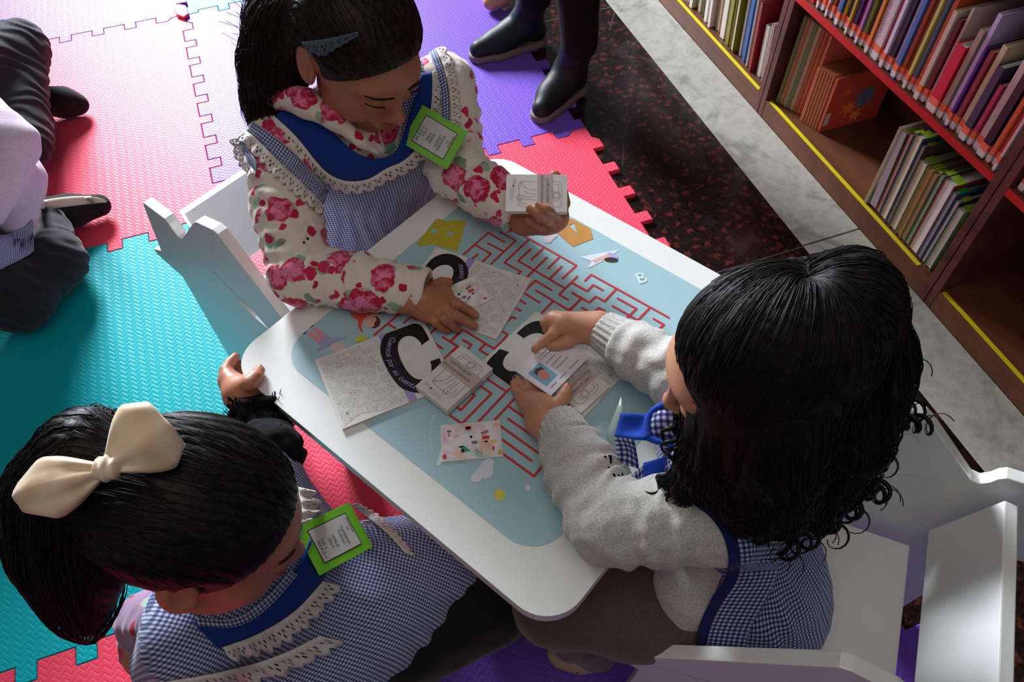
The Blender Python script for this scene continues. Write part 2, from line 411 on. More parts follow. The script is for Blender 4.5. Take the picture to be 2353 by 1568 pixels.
tprint('cloud_print', z8, [[(530, 1050), (560, 1000), (720, 790), (800, 745), (870, 770), (890, 810), (860, 870), (880, 960), (830, 1030), (760, 1055), (700, 1050), (680, 1090), (610, 1112), (550, 1090)]], (222, 224, 236))
tprint('sun_print', z8, [star(970, 1295, 70, 98, 9)], (222, 208, 82))
tprint('star_print', z8, [star(1388, 1190, 32, 54, 8)], (232, 236, 240))
tprint('sail_print', z8, [[(20, 850), (90, 600), (100, 800), (60, 860)]], (214, 226, 240))
tprint('cloud_print', tr(1350, 560, .3571), [[(30, 1210), (60, 1175), (95, 1170), (100, 1200), (85, 1230), (95, 1260), (60, 1290), (30, 1285), (10, 1260)]], (200, 208, 206))
# printed boys along the near rim
tprint('boy_print', z6, [[(720, 310), (770, 230), (860, 190), (1010, 330), (900, 440)]], (150, 146, 176))
tprint('boy_print', z6, [[(885, 465), (1040, 330), (1150, 430), (1280, 405), (1410, 430), (1400, 450), (1280, 445), (1170, 480), (1100, 545), (1075, 640), (1100, 740), (1070, 745), (1020, 660), (1015, 550)]], (222, 92, 76), 0.0010)
tprint('boy_print', z6, [circ(1225, 580, 112, 104)], (226, 174, 156), 0.0012)
tprint('boy_print', z6, [[(1250, 485), (1330, 490), (1385, 550), (1370, 640), (1300, 680), (1235, 680), (1290, 640), (1280, 600), (1320, 560), (1320, 510)]], (104, 48, 34), 0.0014)
tprint('boy_print', z6, [[(170, 770), (230, 740), (420, 840), (270, 700), (320, 665), (500, 785), (370, 915)]], (230, 150, 158))
tprint('boy_print', z6, [[(370, 915), (510, 785), (600, 860), (800, 815), (815, 845), (620, 910), (560, 960), (370, 1050), (355, 1020), (440, 970), (340, 930)]], (168, 164, 206), 0.0010)
tprint('boy_print', z6, [circ(690, 1000, 130, 80)], (226, 196, 196), 0.0012)
tprint('boy_shoe_print', z6, [[(115, 770), (165, 730), (180, 740), (135, 780)]], (70, 74, 88)); tprint('boy_shoe_print', z6, [[(235, 665), (285, 622), (298, 635), (250, 675)]], (70, 74, 88))
tprint('boy_shoe_print', z6, [[(660, 305), (715, 262), (728, 272), (680, 312)]], (50, 44, 52)); tprint('boy_shoe_print', z6, [[(775, 215), (825, 172), (838, 182), (795, 222)]], (50, 44, 52))
tprint('yellow_hat_print', z6, [[(955, 925), (985, 840), (1050, 800), (1110, 795), (1180, 830), (1160, 870)]], (216, 202, 66))
_b = at(1474, 641, TZ)
sub(text_on('letter_print', [('B', 0, 0, 0.030, 0, 0)], ((*_b[:2], TZ+0.0006), (math.cos(-0.1), math.sin(-0.1), 0), (-math.sin(-0.1), math.cos(-0.1), 0), (0, 0, 1)), plain((226, 238, 240), 0.45)), table)
_b = at(1481, 893, TZ)
sub(text_on('letter_print', [('O', 0, 0, 0.028, 0, 0)], ((*_b[:2], TZ+0.0006), (1, 0, 0), (0, 1, 0), (0, 0, 1)), plain((196, 206, 206), 0.45)), table)
dots = []
for k in range(22):
    t = k/21; p = at(998-8*math.sin(t*3.2)-4*t, 955+78*t-6*math.sin(t*6), TZ); dots.append([p[:2], p[:2]+np.array([0.0012, 0])])
for k in range(16):
    t = k/15; p = at(1342+90*t, 585-32*math.sin(t*math.pi)-6*t, TZ); dots.append([p[:2], p[:2]+np.array([0.0012, 0])])
sub(strips('dotted_path_print', dots, 0.0011, TZ+0.0007, plain((224, 236, 240), 0.45)), table)['kind'] = 'stuff'

# ================================================================== chairs
LEAF = [(0, 0), (.018, .006), (.034, .020), (.046, .044), (.028, .036), (.012, .020)]
def chair(name, origin, ang, width, label):
    """origin: rear foot of the side panel on the sitter's right seen from the table; ang: heading of the seat (front)"""
    e = empty(name, (origin[0], origin[1], 0), ang); tag(e, label, 'chair', 'white wooden play chairs')
    # profile: s runs forward from the rear edge, z up
    dip = [(0.072+0.013*math.sin(t)+0.004, 0.480-0.022*(1-math.cos(t))/1.0) for t in (0.2, 0.8, 1.4)]
    prof = [(0.02, 0.0), (0.0, 0.30), (-0.072, 0.312), (-0.076, 0.325), (-0.040, 0.345), (0.0, 0.487), (0.006, 0.494), (0.066, 0.494), (0.073, 0.486), (0.077, 0.474), (0.085, 0.463), (0.097, 0.466),
            (0.180, 0.556), (0.192, 0.566), (0.240, 0.580), (0.252, 0.578), (0.455, 0.322), (0.462, 0.312), (0.455, 0.305), (0.425, 0.292), (0.440, 0.0), (0.36, 0.0), (0.33, 0.06), (0.28, 0.10), (0.20, 0.10), (0.14, 0.06), (0.11, 0.0)]
    h1 = [(0.205+x*1.35, 0.392-y*1.0) for x, y in ((0, 0), (.016, -.012), (.034, -.006), (.056, .022), (.030, .020), (.012, .010))]
    h2 = [(0.215+x*1.35, 0.250-y*1.0) for x, y in ((0, 0), (.016, -.012), (.034, -.006), (.056, .022), (.030, .020), (.012, .010))]
    for y0 in (0.0, -(width+0.036)):
        prism('side_panel', [prof, h1, h2], ((0, y0, 0.001), (1, 0, 0), (0, 0, 1), (0, -1, 0)), 0, 0.018, WHITE, e, 0.0018)
    yc0, yc1 = -0.0181, -(width+0.0179)
    box('seat', (0.10, yc1, 0.262), (0.40, yc0, 0.280), WHITE, e, 0.002)
    prism('backrest', [[(0.080, 0.336), (0.040, 0.470), (0.058, 0.473), (0.098, 0.340)]], ((0, yc0, 0), (1, 0, 0), (0, 0, 1), (0, -1, 0)), 0, width-0.0002, WHITE, e, 0.002)
    box('stretcher', (0.20, yc1, 0.11), (0.22, yc0, 0.16), WHITE, e, 0.002)
    return e
# chair of the girl in the floral hoodie (heading along the table's side) and chair of the girl in grey
_a1 = math.radians(-59.8)
chair('play_chair', (-0.036-math.sin(_a1)*0.376, 0.535+math.cos(_a1)*0.376), _a1, 0.34, 'white wooden play chair holding the girl in the floral hoodie')
_a2 = math.radians(138); _f = np.array([math.cos(_a2), math.sin(_a2)]); _l = np.array([-_f[1], _f[0]])
_o = np.array([0.913, -0.386])-_f*0.1
chair('play_chair', tuple(_o-_l*0.0+_l*(0.305+0.018)), _a2, 0.305, 'white wooden play chair with empty seat space behind the girl in grey')

# ================================================================== bookcases
wd = Mat('brown_wood', (104, 58, 36), 0.5, 0.4); _x, _y, _z = wd.xyz()
_g = wd.noise(9, 4, 0.6, dist=0.6); _s = ((_x*90+_g*9).sin()*0.5+0.5)
wd.color(wd.mix(_s*0.35+_g.smooth(0.4, 0.7)*0.25, (100, 56, 34), (70, 38, 25))); wd.bump(_s, 0.08, 0.0006)
WOOD = wd.m
wdd = Mat('dark_wood', (70, 30, 26), 0.5, 0.4); wdd.color(wdd.mix(wdd.noise(12, 4).smooth(0.35, 0.7), (92, 46, 38), (64, 30, 26))); DWOOD = wdd.m
TAPE = plain((206, 184, 18), 0.5, 0.4, 'yellow_tape'); REDEDGE = plain((176, 26, 22), 0.4, 0.4, 'red_edging')
XF, XB = 1.488, 1.80
def bookcase(y0, y1, shelves, label, tape):
    e = empty('bookcase', ((XF+XB)/2, (y0+y1)/2, GZ)); tag(e, label, 'bookcase', 'brown bookcases along the marble strip')
    P = lambda *a, **k: sub(box(*a, **k), e)
    P('side_panel', (XF, y0, GZ+0.001), (XB, y0+0.018, 1.15), DWOOD, bev=0.001)
    P('side_panel', (XF, y1-0.018, GZ+0.001), (XB, y1, 1.15), DWOOD, bev=0.001)
    P('base_board', (XF+0.001, y0+0.0181, 0.027), (XB, y1-0.0181, 0.045), WOOD, bev=0.001)
    P('plinth', (XF+0.001, y0+0.0181, GZ+0.001), (XF+0.017, y1-0.0181, 0.0268), WOOD)
    P('back_panel', (XB-0.012, y0+0.0181, 0.0455), (XB, y1-0.0181, 1.15), DWOOD)
    if tape: P('tape_strip', (XF+0.004, tape[0], 0.0452), (XF+0.015, tape[1], 0.0458), TAPE)
    for z in shelves:
        s = P('shelf_board', (XF+0.0021, y0+0.0181, z-0.018), (XB-0.013, y1-0.0181, z), WOOD)
        P('shelf_edging', (XF, y0+0.0182, z-0.0185), (XF+0.002, y1-0.0182, z-0.001), REDEDGE)
    P('top_board', (XF, y0, 1.1501), (XB, y1, 1.168), DWOOD)
    return e
bookcase(0.153, 0.894, (0.358, 0.68), 'brown bookcase in the middle with red-edged shelf full of books', (0.215, 0.866))
bookcase(-0.62, 0.150, (0.358, 0.68), 'dark bookcase at the right edge with empty bottom shelf', (-0.58, 0.128))
bookcase(0.897, 1.66, (0.358, 0.68), 'bookcase at the top with olive and white books on its bottom shelf', (0.925, 1.62))

PAGE = plain((205, 196, 180), 0.8, 0.2, 'pages')
def two_tone(a, b, zsplit):
    return [plain(a, 0.6), plain(b, 0.6)]
LAB_W = plain((196, 186, 182), 0.6, 0.3, 'label_white'); LAB_O = plain((222, 104, 72), 0.6, 0.3, 'label_orange')
def book(y, th, h, d, z, rgb, x0, label, group, lean=0.0, spine=True, lab=None, pages=(205, 196, 180), yaw=0.0):
    """upright book: thickness th along y, depth d along x, spine (or page edge) at x0"""
    e = empty('book', (x0, y, z+0.0003)); tag(e, label, 'book', group); e.rotation_euler = (lean, 0, yaw)
    if lean: e.location.z += abs(math.sin(lean))*th/2
    cm = plain(rgb, 0.42, 0.5); t = min(0.0016, th*0.2)
    # cover wraps spine and both boards; pages inside
    x_s, x_e = (0.0, d) if spine else (d, 0.0); sg = 1 if spine else -1
    loop = [(x_s, -th/2), (x_e, -th/2), (x_e, -th/2+t), (x_s+sg*t, -th/2+t), (x_s+sg*t, th/2-t), (x_e, th/2-t), (x_e, th/2), (x_s, th/2)]
    if not spine: loop = loop[::-1]
    prism('cover', [loop], ((0, 0, 0), (1, 0, 0), (0, 1, 0), (0, 0, 1)), 0, h, cm, e)
    a, b = sorted((x_s+sg*(t+0.0002), x_e-sg*0.003))
    box('pages', (a, -th/2+t+0.0001, 0.002), (b, th/2-t-0.0001, h-0.003), plain(pages, 0.85, 0.2), e)
    if lab:
        y_ = th/2+0.0004; kk = 0.012 if th < 0.02 else 0.02
        V = []; F = []
        for z0, z1 in ((0.004, 0.018), (0.018, 0.034)):
            k = len(V); V += [(kk, -y_, z0), (-0.0006, -y_, z0), (-0.0006, y_, z0), (kk, y_, z0), (kk, -y_, z1), (-0.0006, -y_, z1), (-0.0006, y_, z1), (kk, y_, z1)]
            F += [(k+1, k, k+4, k+5), (k+2, k+1, k+5, k+6), (k+3, k+2, k+6, k+7)]
        o = obj('spine_label', V, F, None, e); o.data.materials.append(LAB_W); o.data.materials.append(LAB_O)
        for i, p in enumerate(o.data.polygons): p.material_index = 0 if i < 3 else 1
    return e
ORD = 'first second third fourth fifth sixth seventh eighth ninth tenth eleventh twelfth thirteenth fourteenth fifteenth sixteenth seventeenth eighteenth nineteenth twentieth'.split()
def nth(i):
    if i < 20: return ORD[i]
    t = ('twenty', 'thirty', 'forty', 'fifty')[(i+1)//10-2]; r = (i+1) % 10
    return t+'-'+ORD[r-1] if r else {'twenty': 'twentieth', 'thirty': 'thirtieth', 'forty': 'fortieth', 'fifty': 'fiftieth'}[t]
# --- red-edged shelf, left to right (y falls); colour word, rgb, thickness mm, height cm
UP = [('scarlet', (188, 34, 28), 26, 24), ('scarlet', (180, 30, 26), 20, 24), ('orange', (222, 96, 52), 8, 24), ('grey', (130, 130, 150), 5, 23), ('dark plum', (48, 22, 58), 11, 24), ('pink', (196, 70, 120), 6, 23), ('white', (188, 176, 180), 5, 23), ('brown', (126, 60, 28), 10, 23),
      ('lilac', (174, 158, 184), 9, 24), ('blue', (44, 92, 140), 9, 22), ('yellow', (188, 150, 54), 6, 21), ('black', (30, 24, 30), 12, 23), ('mustard', (196, 152, 56), 5, 24), ('dark purple', (58, 20, 70), 12, 24), ('magenta', (170, 24, 110), 8, 24), ('lilac', (150, 110, 160), 6, 24),
      ('green', (116, 128, 46), 8, 24), ('black', (36, 24, 26), 9, 24), ('orange', (206, 120, 46), 8, 24), ('pale pink', (202, 176, 180), 26, 25), ('red', (170, 28, 50), 7, 25), ('white', (204, 190, 206), 9, 25), ('charcoal', (52, 44, 56), 13, 19), ('pale', (196, 180, 190), 6, 25),
      ('blue', (76, 104, 160), 11, 25), ('rust', (170, 74, 34), 8, 21), ('brown', (120, 58, 32), 8, 21), ('yellow', (190, 180, 86), 7, 21), ('steel grey', (88, 104, 124), 7, 25), ('orange', (196, 92, 24), 10, 25), ('cream', (190, 170, 150), 11, 20), ('dark red', (110, 44, 36), 9, 19),
      ('beige', (180, 160, 148), 6, 22), ('bright red', (196, 30, 52), 24, 15.5), ('beige', (160, 136, 118), 12, 20), ('lilac', (186, 170, 206), 10, 24), ('violet', (64, 30, 110), 6, 18), ('brick red', (150, 62, 62), 10, 18), ('tan', (196, 176, 140), 12, 20), ('slate', (56, 54, 78), 16, 17), ('pink', (186, 60, 90), 9, 14),
      ('beige', (190, 172, 158), 15, 20), ('black', (24, 16, 26), 17, 21), ('orange', (216, 100, 52), 9, 22), ('red', (176, 40, 34), 6, 23), ('pale pink', (200, 168, 166), 6, 20)]
_tot = sum(u[2] for u in UP)/1000; _y = 0.872; _gap = (0.872-0.176-_tot)/len(UP)
for i, (w, rgb, th, h) in enumerate(UP):
    th = th/1000
    book(_y-th/2-0.0002, th, h/100, 0.17, 0.358, rgb, 1.493+0.004*((i*7) % 3), '%s spined book, %s from the left on the red-edged shelf' % (w, nth(i)), 'books on the red-edged shelf', 0.0, True, i > 1)
    if w == 'pale pink' and i == 19:
        text_on('spine_lettering', [('CUENTOS DE SOLENTINO', 0.13, 0, 0.0135, 0, 0)], ((1.4925, _y-th/2, 0.36), (0, 0, 1), (0, 1, 0), (-1, 0, 0)), plain((120, 92, 96), 0.6), None)
        o = bpy.data.objects['spine_lettering']; sub(o, [q for q in bpy.data.objects if q.name.startswith('book') and q.parent is None and q.type == 'EMPTY' and q.name != 'bookcase'][-1])
    _y -= th+_gap
# --- bottom shelf, tall thin books then a shorter set with peach page edges
_y = 0.862
for i in range(8):
    th = (8, 7, 9, 6, 8, 7, 6, 12)[i]/1000; rgb = ((120, 128, 84), (196, 132, 96), (176, 168, 130), (140, 150, 120), (206, 180, 150), (198, 104, 72), (206, 120, 84), (190, 86, 60))[i]
    book(_y-th/2, th, 0.262-0.002*i, 0.20, 0.045, rgb, 1.512+0.004*i, '%s of the tall thin books beside the left upright, bottom shelf' % nth(i), 'tall thin books on the bottom shelf', 0.03, False, None, (206, 150, 120)); _y -= th+0.0035
_y -= 0.004
for i in range(7):
    th = (8, 7, 7, 7, 7, 7, 13)[i]/1000; rgb = (176, 60, 44) if i == 6 else (196, 120, 88)
    b = book(_y-th/2, th, 0.165, 0.18, 0.045, rgb, 1.528+0.003*i, '%s of the short peach-edged books on the bottom shelf' % nth(i) if i < 6 else 'red covered picture book ending the short row on the bottom shelf', 'short peach-edged books', 0.0, False, None, (214, 150, 116)); _y -= th+0.0012
    if i == 6:                                  # the cover with its printed figures
        fr = ((1.546, _y+0.0008, 0.045), (1, 0, 0), (0, 0, 1), (0, -1, 0))
        for nm, lp, rgb2 in (('cover_print', circ(0.11, 0.085, 0.026, 0.03, 14), (86, 92, 120)), ('cover_print', star(0.07, 0.06, 0.012, 0.03, 7), (214, 98, 44)), ('cover_print', star(0.045, 0.115, 0.008, 0.02, 6), (206, 80, 40)), ('cover_print', star(0.10, 0.03, 0.01, 0.022, 6), (210, 120, 50)), ('cover_sticker', [(0.004, 0.02), (0.018, 0.02), (0.018, 0.06), (0.004, 0.06)], (176, 160, 150))):
            sub(prism(nm, [lp], fr, 0.0002, 0.0006, plain(rgb2, 0.5)), b)
# --- bottom shelf, right group: white fore-edges out, green stickers on top
_y = 0.435; BR = [(3, 23, (190, 176, 150), .08), (15, 22, (60, 84, 60), .10), (7, 23, (120, 40, 46), .08), (13, 24, (52, 92, 100), .07), (6, 23, (70, 60, 50), .06), (13, 20, (90, 104, 84), .06), (9, 20, (150, 120, 70), .05), (8, 20, (120, 90, 60), .05), (7, 21, (60, 90, 60), .04), (16, 21, (150, 60, 50), .03), (7, 20, (40, 90, 130), .03), (7, 19, (46, 40, 60), .02), (10, 18, (120, 150, 90), .02)]
for i, (th, h, rgb, ln) in enumerate(BR):
    th *= 0.00178; pg = ((196, 184, 160), (206, 198, 206), (190, 176, 156), (196, 178, 152), (170, 160, 150), (186, 170, 148), (166, 132, 88), (176, 148, 104), (168, 176, 150), (206, 194, 186), (178, 160, 150), (188, 182, 184), (196, 180, 180))[i]
    b = book(_y-th/2, th, h/100, 0.20, 0.045, rgb, 1.508 if i else 1.50, '%s book from the left in the right-hand bottom shelf group' % nth(i), 'white-edged books at the right of the bottom shelf', -ln*0.6*(i > 0), False, None, pg, 0.0); _y -= th+0.0022
    if i: box('green_sticker', (0.012, -th/2, h/100), (0.034, th/2, h/100+0.0006), plain((150, 178, 40) if i != 10 else (30, 170, 70), 0.6), b)
# --- bottom shelf of the far bookcase
_y = 1.60
FB = [('white', (196, 184, 172), 12), ('white', (188, 176, 166), 9), ('grey', (120, 110, 104), 10), ('white', (200, 188, 178), 12), ('white', (196, 186, 178), 10), ('beige', (184, 166, 148), 12), ('white', (198, 188, 176), 14), ('white', (196, 184, 172), 12), ('white', (196, 184, 172), 16), ('cream', (190, 176, 150), 16), ('grey', (110, 100, 90), 8), ('white', (200, 190, 180), 14), ('white', (196, 182, 176), 12), ('tan', (176, 140, 104), 18),
      ('white', (196, 184, 172), 22), ('olive', (116, 106, 24), 16), ('olive', (128, 118, 30), 18), ('white', (196, 184, 180), 8), ('blue', (40, 74, 132), 14), ('white', (186, 176, 174), 6), ('dark red', (128, 26, 36), 9), ('white', (198, 188, 180), 16), ('white', (190, 170, 166), 10)]
_k = (1.60-0.93-sum(f[2] for f in FB)/1000)/len(FB)
for i, (w, rgb, th) in enumerate(FB):
    th /= 1000
    book(_y-th/2, th, 0.19+0.01*((i*5) % 3)-(0.04 if i > 20 else 0), 0.19, 0.045, rgb, 1.512+0.004*((i*3) % 4), '%s book, %s from the left on the far bottom shelf' % (w, nth(i)), 'books on the far bottom shelf', -0.10 if i > 8 else -0.04, i % 3 != 1, None); _y -= th+_k
for i, (w, rgb) in enumerate((('pink', (196, 90, 100)), ('dark', (60, 30, 36)), ('red', (170, 40, 40)))):
    book(0.118-i*0.016, 0.012, 0.22, 0.17, 0.358, rgb, 1.50, '%s book just inside the dark right-hand bookcase' % w, 'books in the right-hand bookcase', 0, True, True)

# ================================================================== things lying on the table
def rect_frame(corners, z, w, h):
    """true rectangle centred on the four traced corners (left-top, right-top, right-bottom, left-bottom): frame with origin at left-bottom"""
    Q = [at(*c, z)[:2] for c in corners]; c = sum(Q)/4
    ex = (Q[1]-Q[0])+(Q[2]-Q[3]); ex /= np.linalg.norm(ex); ey = np.array([-ex[1], ex[0]])
    o = c-ex*w/2-ey*h/2
    return ((*o, z), (*ex, 0), (*ey, 0), (0, 0, 1))
def fp(fr, x, y, n=0.0):
    return np.array(fr[0])+np.array(fr[1])*x+np.array(fr[2])*y+np.array(fr[3])*n
BW, BH = 0.165, 0.125
sk = Mat('scribble_print', (205, 203, 198), 0.6, 0.3)
_e = sk.vor(330, None, 'DISTANCE_TO_EDGE'); _d = X(sk.nt, _e.outputs['Distance']); _m = sk.noise(95, 2).smooth(0.36, 0.5)
_l = 1.0-_d.smooth(0.02, 0.09); sk.color(sk.mix(_l*_m*0.6, (222, 220, 215), (120, 116, 112))); SCRIB = sk.m
COVER = plain((226, 222, 218), 0.5, 0.4, 'cover_white'); BLACK = plain((20, 17, 18), 0.5, 0.4, 'black_print'); LILAC = plain((166, 146, 206), 0.5, 0.4, 'lilac_print')
zb = tr(720, 740, .16584)
B1C = [(725, 827), (968, 733), (1046, 886), (792, 984)]
_f1 = rect_frame(B1C, 0.5055, BW, BH); _o1, _ex1, _ey1 = [np.array(q) for q in _f1[:3]]
def loc1(p): q = at(*zb(*p), 0.5055)-_o1; return (float(q@_ex1), float(q@_ey1))
CSHAPE = [loc1(p) for p in [(1610, 245), (1500, 325), (1480, 275), (1400, 205), (1310, 190), (1215, 230), (1165, 320), (1180, 450), (1230, 570), (1300, 690), (1390, 780), (1490, 810), (1590, 770), (1640, 680), (1635, 600), (1620, 550), (1745, 505), (1800, 610), (1830, 720), (1800, 830), (1720, 920), (1600, 975), (1430, 990), (1300, 960), (1200, 910), (1090, 780), (1000, 620), (930, 450), (925, 340), (960, 220), (1040, 130), (1150, 70), (1280, 35), (1400, 20), (1500, 40)]]
def _cut(P):
    for _ in range(2):
        Q = [P[0]]
        for a, b in zip(P[:-1], P[1:]): Q += [(a[0]*.75+b[0]*.25, a[1]*.75+b[1]*.25), (a[0]*.25+b[0]*.75, a[1]*.25+b[1]*.75)]
        P = Q+[P[-1]]
    return P
CSHAPE = _cut(CSHAPE[1:16])+_cut(CSHAPE[16:]+[CSHAPE[0]])
CSHAPE = [(min(x, BW-0.0006), min(max(y, 0.001), BH-0.001)) for x, y in CSHAPE]
TPATH = [loc1(p) for p in [(1105, 225), (1062, 320), (1040, 420), (1060, 500), (1085, 600), (1140, 690), (1215, 780), (1310, 850), (1420, 905)]]
def booklet(fr, th, label, writing=True):
    o = empty('booklet', tuple(fp(fr, BW/2, BH/2, -th))); tag(o, label, 'booklet', 'white story booklets on the table')
    S = lambda q: sub(q, o)
    S(prism('cover', [[(0, 0), (BW, 0), (BW, BH), (0, BH)]], fr, -0.0007, 0, COVER, None, 0.0002))
    S(prism('pages', [[(0.0008, 0.0008), (BW-0.0006, 0.0008), (BW-0.0006, BH-0.0008), (0.0008, BH-0.0008)]], fr, -th+0.0007, -0.0008, plain((214, 210, 202), 0.8, 0.2)))
    S(prism('back_cover', [[(0, 0), (BW, 0), (BW, BH), (0, BH)]], fr, -th+0.0001, -th+0.0006, COVER))
    S(prism('drawing_print', [[(0.004, 0.003), (0.03, 0.012), (0.06, 0.004), (0.094, 0.003), (0.094, BH-0.002), (0.004, BH-0.006)]], fr, 0, 0.0003, SCRIB))
    S(prism('stripe_print', [[(0.0955, 0.0), (0.107, 0.0), (0.107, BH), (0.0955, BH)]], fr, 0, 0.0004, LILAC))
    S(prism('letter_print', [CSHAPE], fr, 0, 0.0005, BLACK))
    items = []; s = 'Cuentos por su cuenta'; P = np.array(TPATH); seg = np.r_[0, np.cumsum(np.linalg.norm(np.diff(P, axis=0), axis=1))]
    for i, ch in enumerate(s):
        t = seg[-1]*(i+0.5)/len(s); x, y = np.interp(t, seg, P[:, 0]), np.interp(t, seg, P[:, 1])
        x2, y2 = np.interp(t+0.004, seg, P[:, 0]), np.interp(t+0.004, seg, P[:, 1]); x1, y1 = np.interp(t-0.004, seg, P[:, 0]), np.interp(t-0.004, seg, P[:, 1])
        if ch != ' ': items.append((ch, x, y, 0.0125, math.atan2(y2-y1, x2-x1), 0.25))
    S(text_on('title_lettering', items, fr, plain((176, 156, 214), 0.5), None, 0.0008))
    S(text_on('author_lettering', [('ADELA BASCH', 0.1013, 0.055, 0.0062, -math.pi/2, 0)], fr, plain((70, 56, 110), 0.5), None, 0.0007))
    S(text_on('imprint_lettering', [('K', 0.014, 0.020, 0.006, 0, 0)], fr, plain((60, 60, 60), 0.5), None, 0.0006))
    return o
booklet(_f1, 0.005, 'white story booklet with lilac stripe lying at the near table rim')
f2 = rect_frame([(1132, 777), (926, 705), (1004, 566), (1210, 638)], 0.5055, BW, BH)
booklet(f2, 0.005, 'white story booklet under the flat hand of the girl in florals')
f3 = rect_frame([(1338, 999), (1424, 846), (1208, 698), (1122, 851)], 0.508, BH, BW)
f3 = rect_frame([(1424, 846), (1208, 698), (1122, 851), (1338, 999)], 0.5055, BW, BH)
f3 = rect_frame([(1424, 851), (1208, 698), (1118, 851), (1338, 999)], 0.5055, BW, BH)
booklet(f3, 0.005, 'white story booklet beneath the hands of the girl in grey')

CARD = plain((226, 220, 214), 0.5, 0.35, 'card_white'); LINE = plain((112, 106, 102), 0.6, 0.3, 'line_print'); BAND = plain((194, 178, 172), 0.6, 0.3, 'paper_band')
def line_print(name, fr, lines, w, mat, parent, lift=0.0003):
    V, F = [], []
    for L in lines:
        for a, b in zip(L[:-1], L[1:]):
            a, b = np.array(a), np.array(b); d = b-a; l = np.linalg.norm(d)
            if l < 1e-7: continue
            d = d/l; n = np.array([-d[1], d[0]])*w/2; k = len(V)
            for q in (a-n-d*w/3, b-n+d*w/3, b+n+d*w/3, a+n-d*w/3): V.append(fp(fr, q[0], q[1], lift))
            F.append((k, k+1, k+2, k+3))
    return sub(obj(name, V, F, mat), parent)
def card_pack(fr, w, h, n, label):
    """banded pack: w across, h long; frame at the top card's face"""
    tk = 0.0030; o = empty('card_pack', tuple(fp(fr, w/2, h/2, -n*tk))); tag(o, label, 'card pack', 'banded card packs')
    for i in range(n):
        j = 0.0006*((i*3) % 3-1)
        sub(prism('card', [[(j, j), (w+j, j), (w+j, h+j), (j, h+j)]], fr, -(i+1)*tk+0.0003, -i*tk, CARD, None, 0.0002), o)
    b0, b1 = h*0.50, h*0.74
    sub(prism('paper_band', [[(-0.0008, -n*tk), (-0.0008, 0.0006), (w+0.0008, 0.0006), (w+0.0008, -n*tk), (w+0.0003, -n*tk), (w+0.0003, 0.0002), (-0.0003, 0.0002), (-0.0003, -n*tk)]], (tuple(fp(fr, 0, b0)), fr[1], fr[3], fr[2]), 0, b1-b0, BAND), o)
    rr = lambda x0, y0, x1, y1, r: [(x+x0, y+y0) for x, y in rrect(0, 0, x1-x0, y1-y0, r, 4)]
    L = [rr(w*.18, h*.20, w*.86, h*.90, .006)]; L[0].append(L[0][0])
    L.append([(w*.26, h*.78), (w*.26, h*.85), (w*.50, h*.85)]); L.append([(w*.60, h*.24), (w*.78, h*.24), (w*.78, h*.34)])
    cx, cy = w*.55, h*.81
    L += [[(cx+.006*math.cos(t)*k, cy+.006*math.sin(t)*k) for t in np.linspace(0, 6.3, 14)] for k in (.7, 1.0)]
    L += [[(cx-.006, cy-.004), (cx-.011, cy-.008)], [(cx+.004, cy-.006), (cx+.009, cy-.010)], [(cx+.004, cy+.006), (cx+.010, cy+.002), (cx+.009, cy-.004)]]
    L += [[(w*.42, h*.49), (w*.40, h*.38), (w*.34, h*.30), (w*.22, h*.26), (w*.20, h*.22), (w*.30, h*.24)], [(w*.52, h*.49), (w*.50, h*.38), (w*.44, h*.28)], [(w*.58, h*.49), (w*.60, h*.36), (w*.56, h*.22), (w*.60, h*.16), (w*.66, h*.18), (w*.66, h*.30), (w*.68, h*.49)]]
    line_print('figure_print', fr, L, 0.0005, LINE, o)
    sub(text_on('band_lettering', [('CARTAS DNM', w*.42, h*.665, .0062, 0, 0), ('EDICIÓN INFANTIL', w*.44, h*.575, .0058, 0, 0)], fr, plain((100, 84, 84), 0.6), None, 0.0010), o)
    line_print('small_print', fr, [[(w*.36, h*.11), (w*.62, h*.11)], [(w*.36, h*.085), (w*.66, h*.085)], [(w*.36, h*.06), (w*.70, h*.06)]], 0.0005, plain((150, 150, 160), 0.6), o)
    sub(prism('emblem_print', [circ(w*.30, h*.11, .0016, .0022, 8)], fr, 0.0001, 0.0003, LINE), o)
    sub(prism('pink_tab_print', [[(w*.10, h*.10), (w*.22, h*.10), (w*.22, h*.15), (w*.10, h*.15)]], fr, 0.0001, 0.0003, plain((214, 186, 184), 0.6)), o)
    return o
PW, PH = 0.060, 0.090
card_pack(rect_frame([(1061, 789), (1125, 840), (1034, 948), (960, 894)], 0.5178, PW, PH), PW, PH, 4, 'banded white card pack lying between two booklets on the table')
pk2 = rect_frame([(1256, 866), (1300, 828), (1370, 910), (1326, 948)], 0.5125, PW, PH)
pk2 = rect_frame([(1370+12, 910-14), (1326, 948), (1244, 853), (1300, 805)], 0.5125, PW, PH)
card_pack(pk2, PW, PH, 2, 'cream card pack half hidden under the identity card')
wc = Mat('watercolour_print', (235, 230, 232), 0.45, 0.4); _p = wc.noise(26, 2, dist=0.5); _q = wc.noise(34, 2); _v = wc.vor(150)
_c = wc.mix(wc.noise(30, 3, dist=.4).smooth(0.46, 0.72), (240, 236, 238), (244, 186, 168)); _c = wc.mix(wc.noise(24, 3, vec=None, dist=.9).smooth(0.48, 0.74), _c, (226, 158, 206))
_c = wc.mix(_p.smooth(0.50, 0.72), _c, (126, 204, 190)); WATER = wc.m; wc.color(_c)
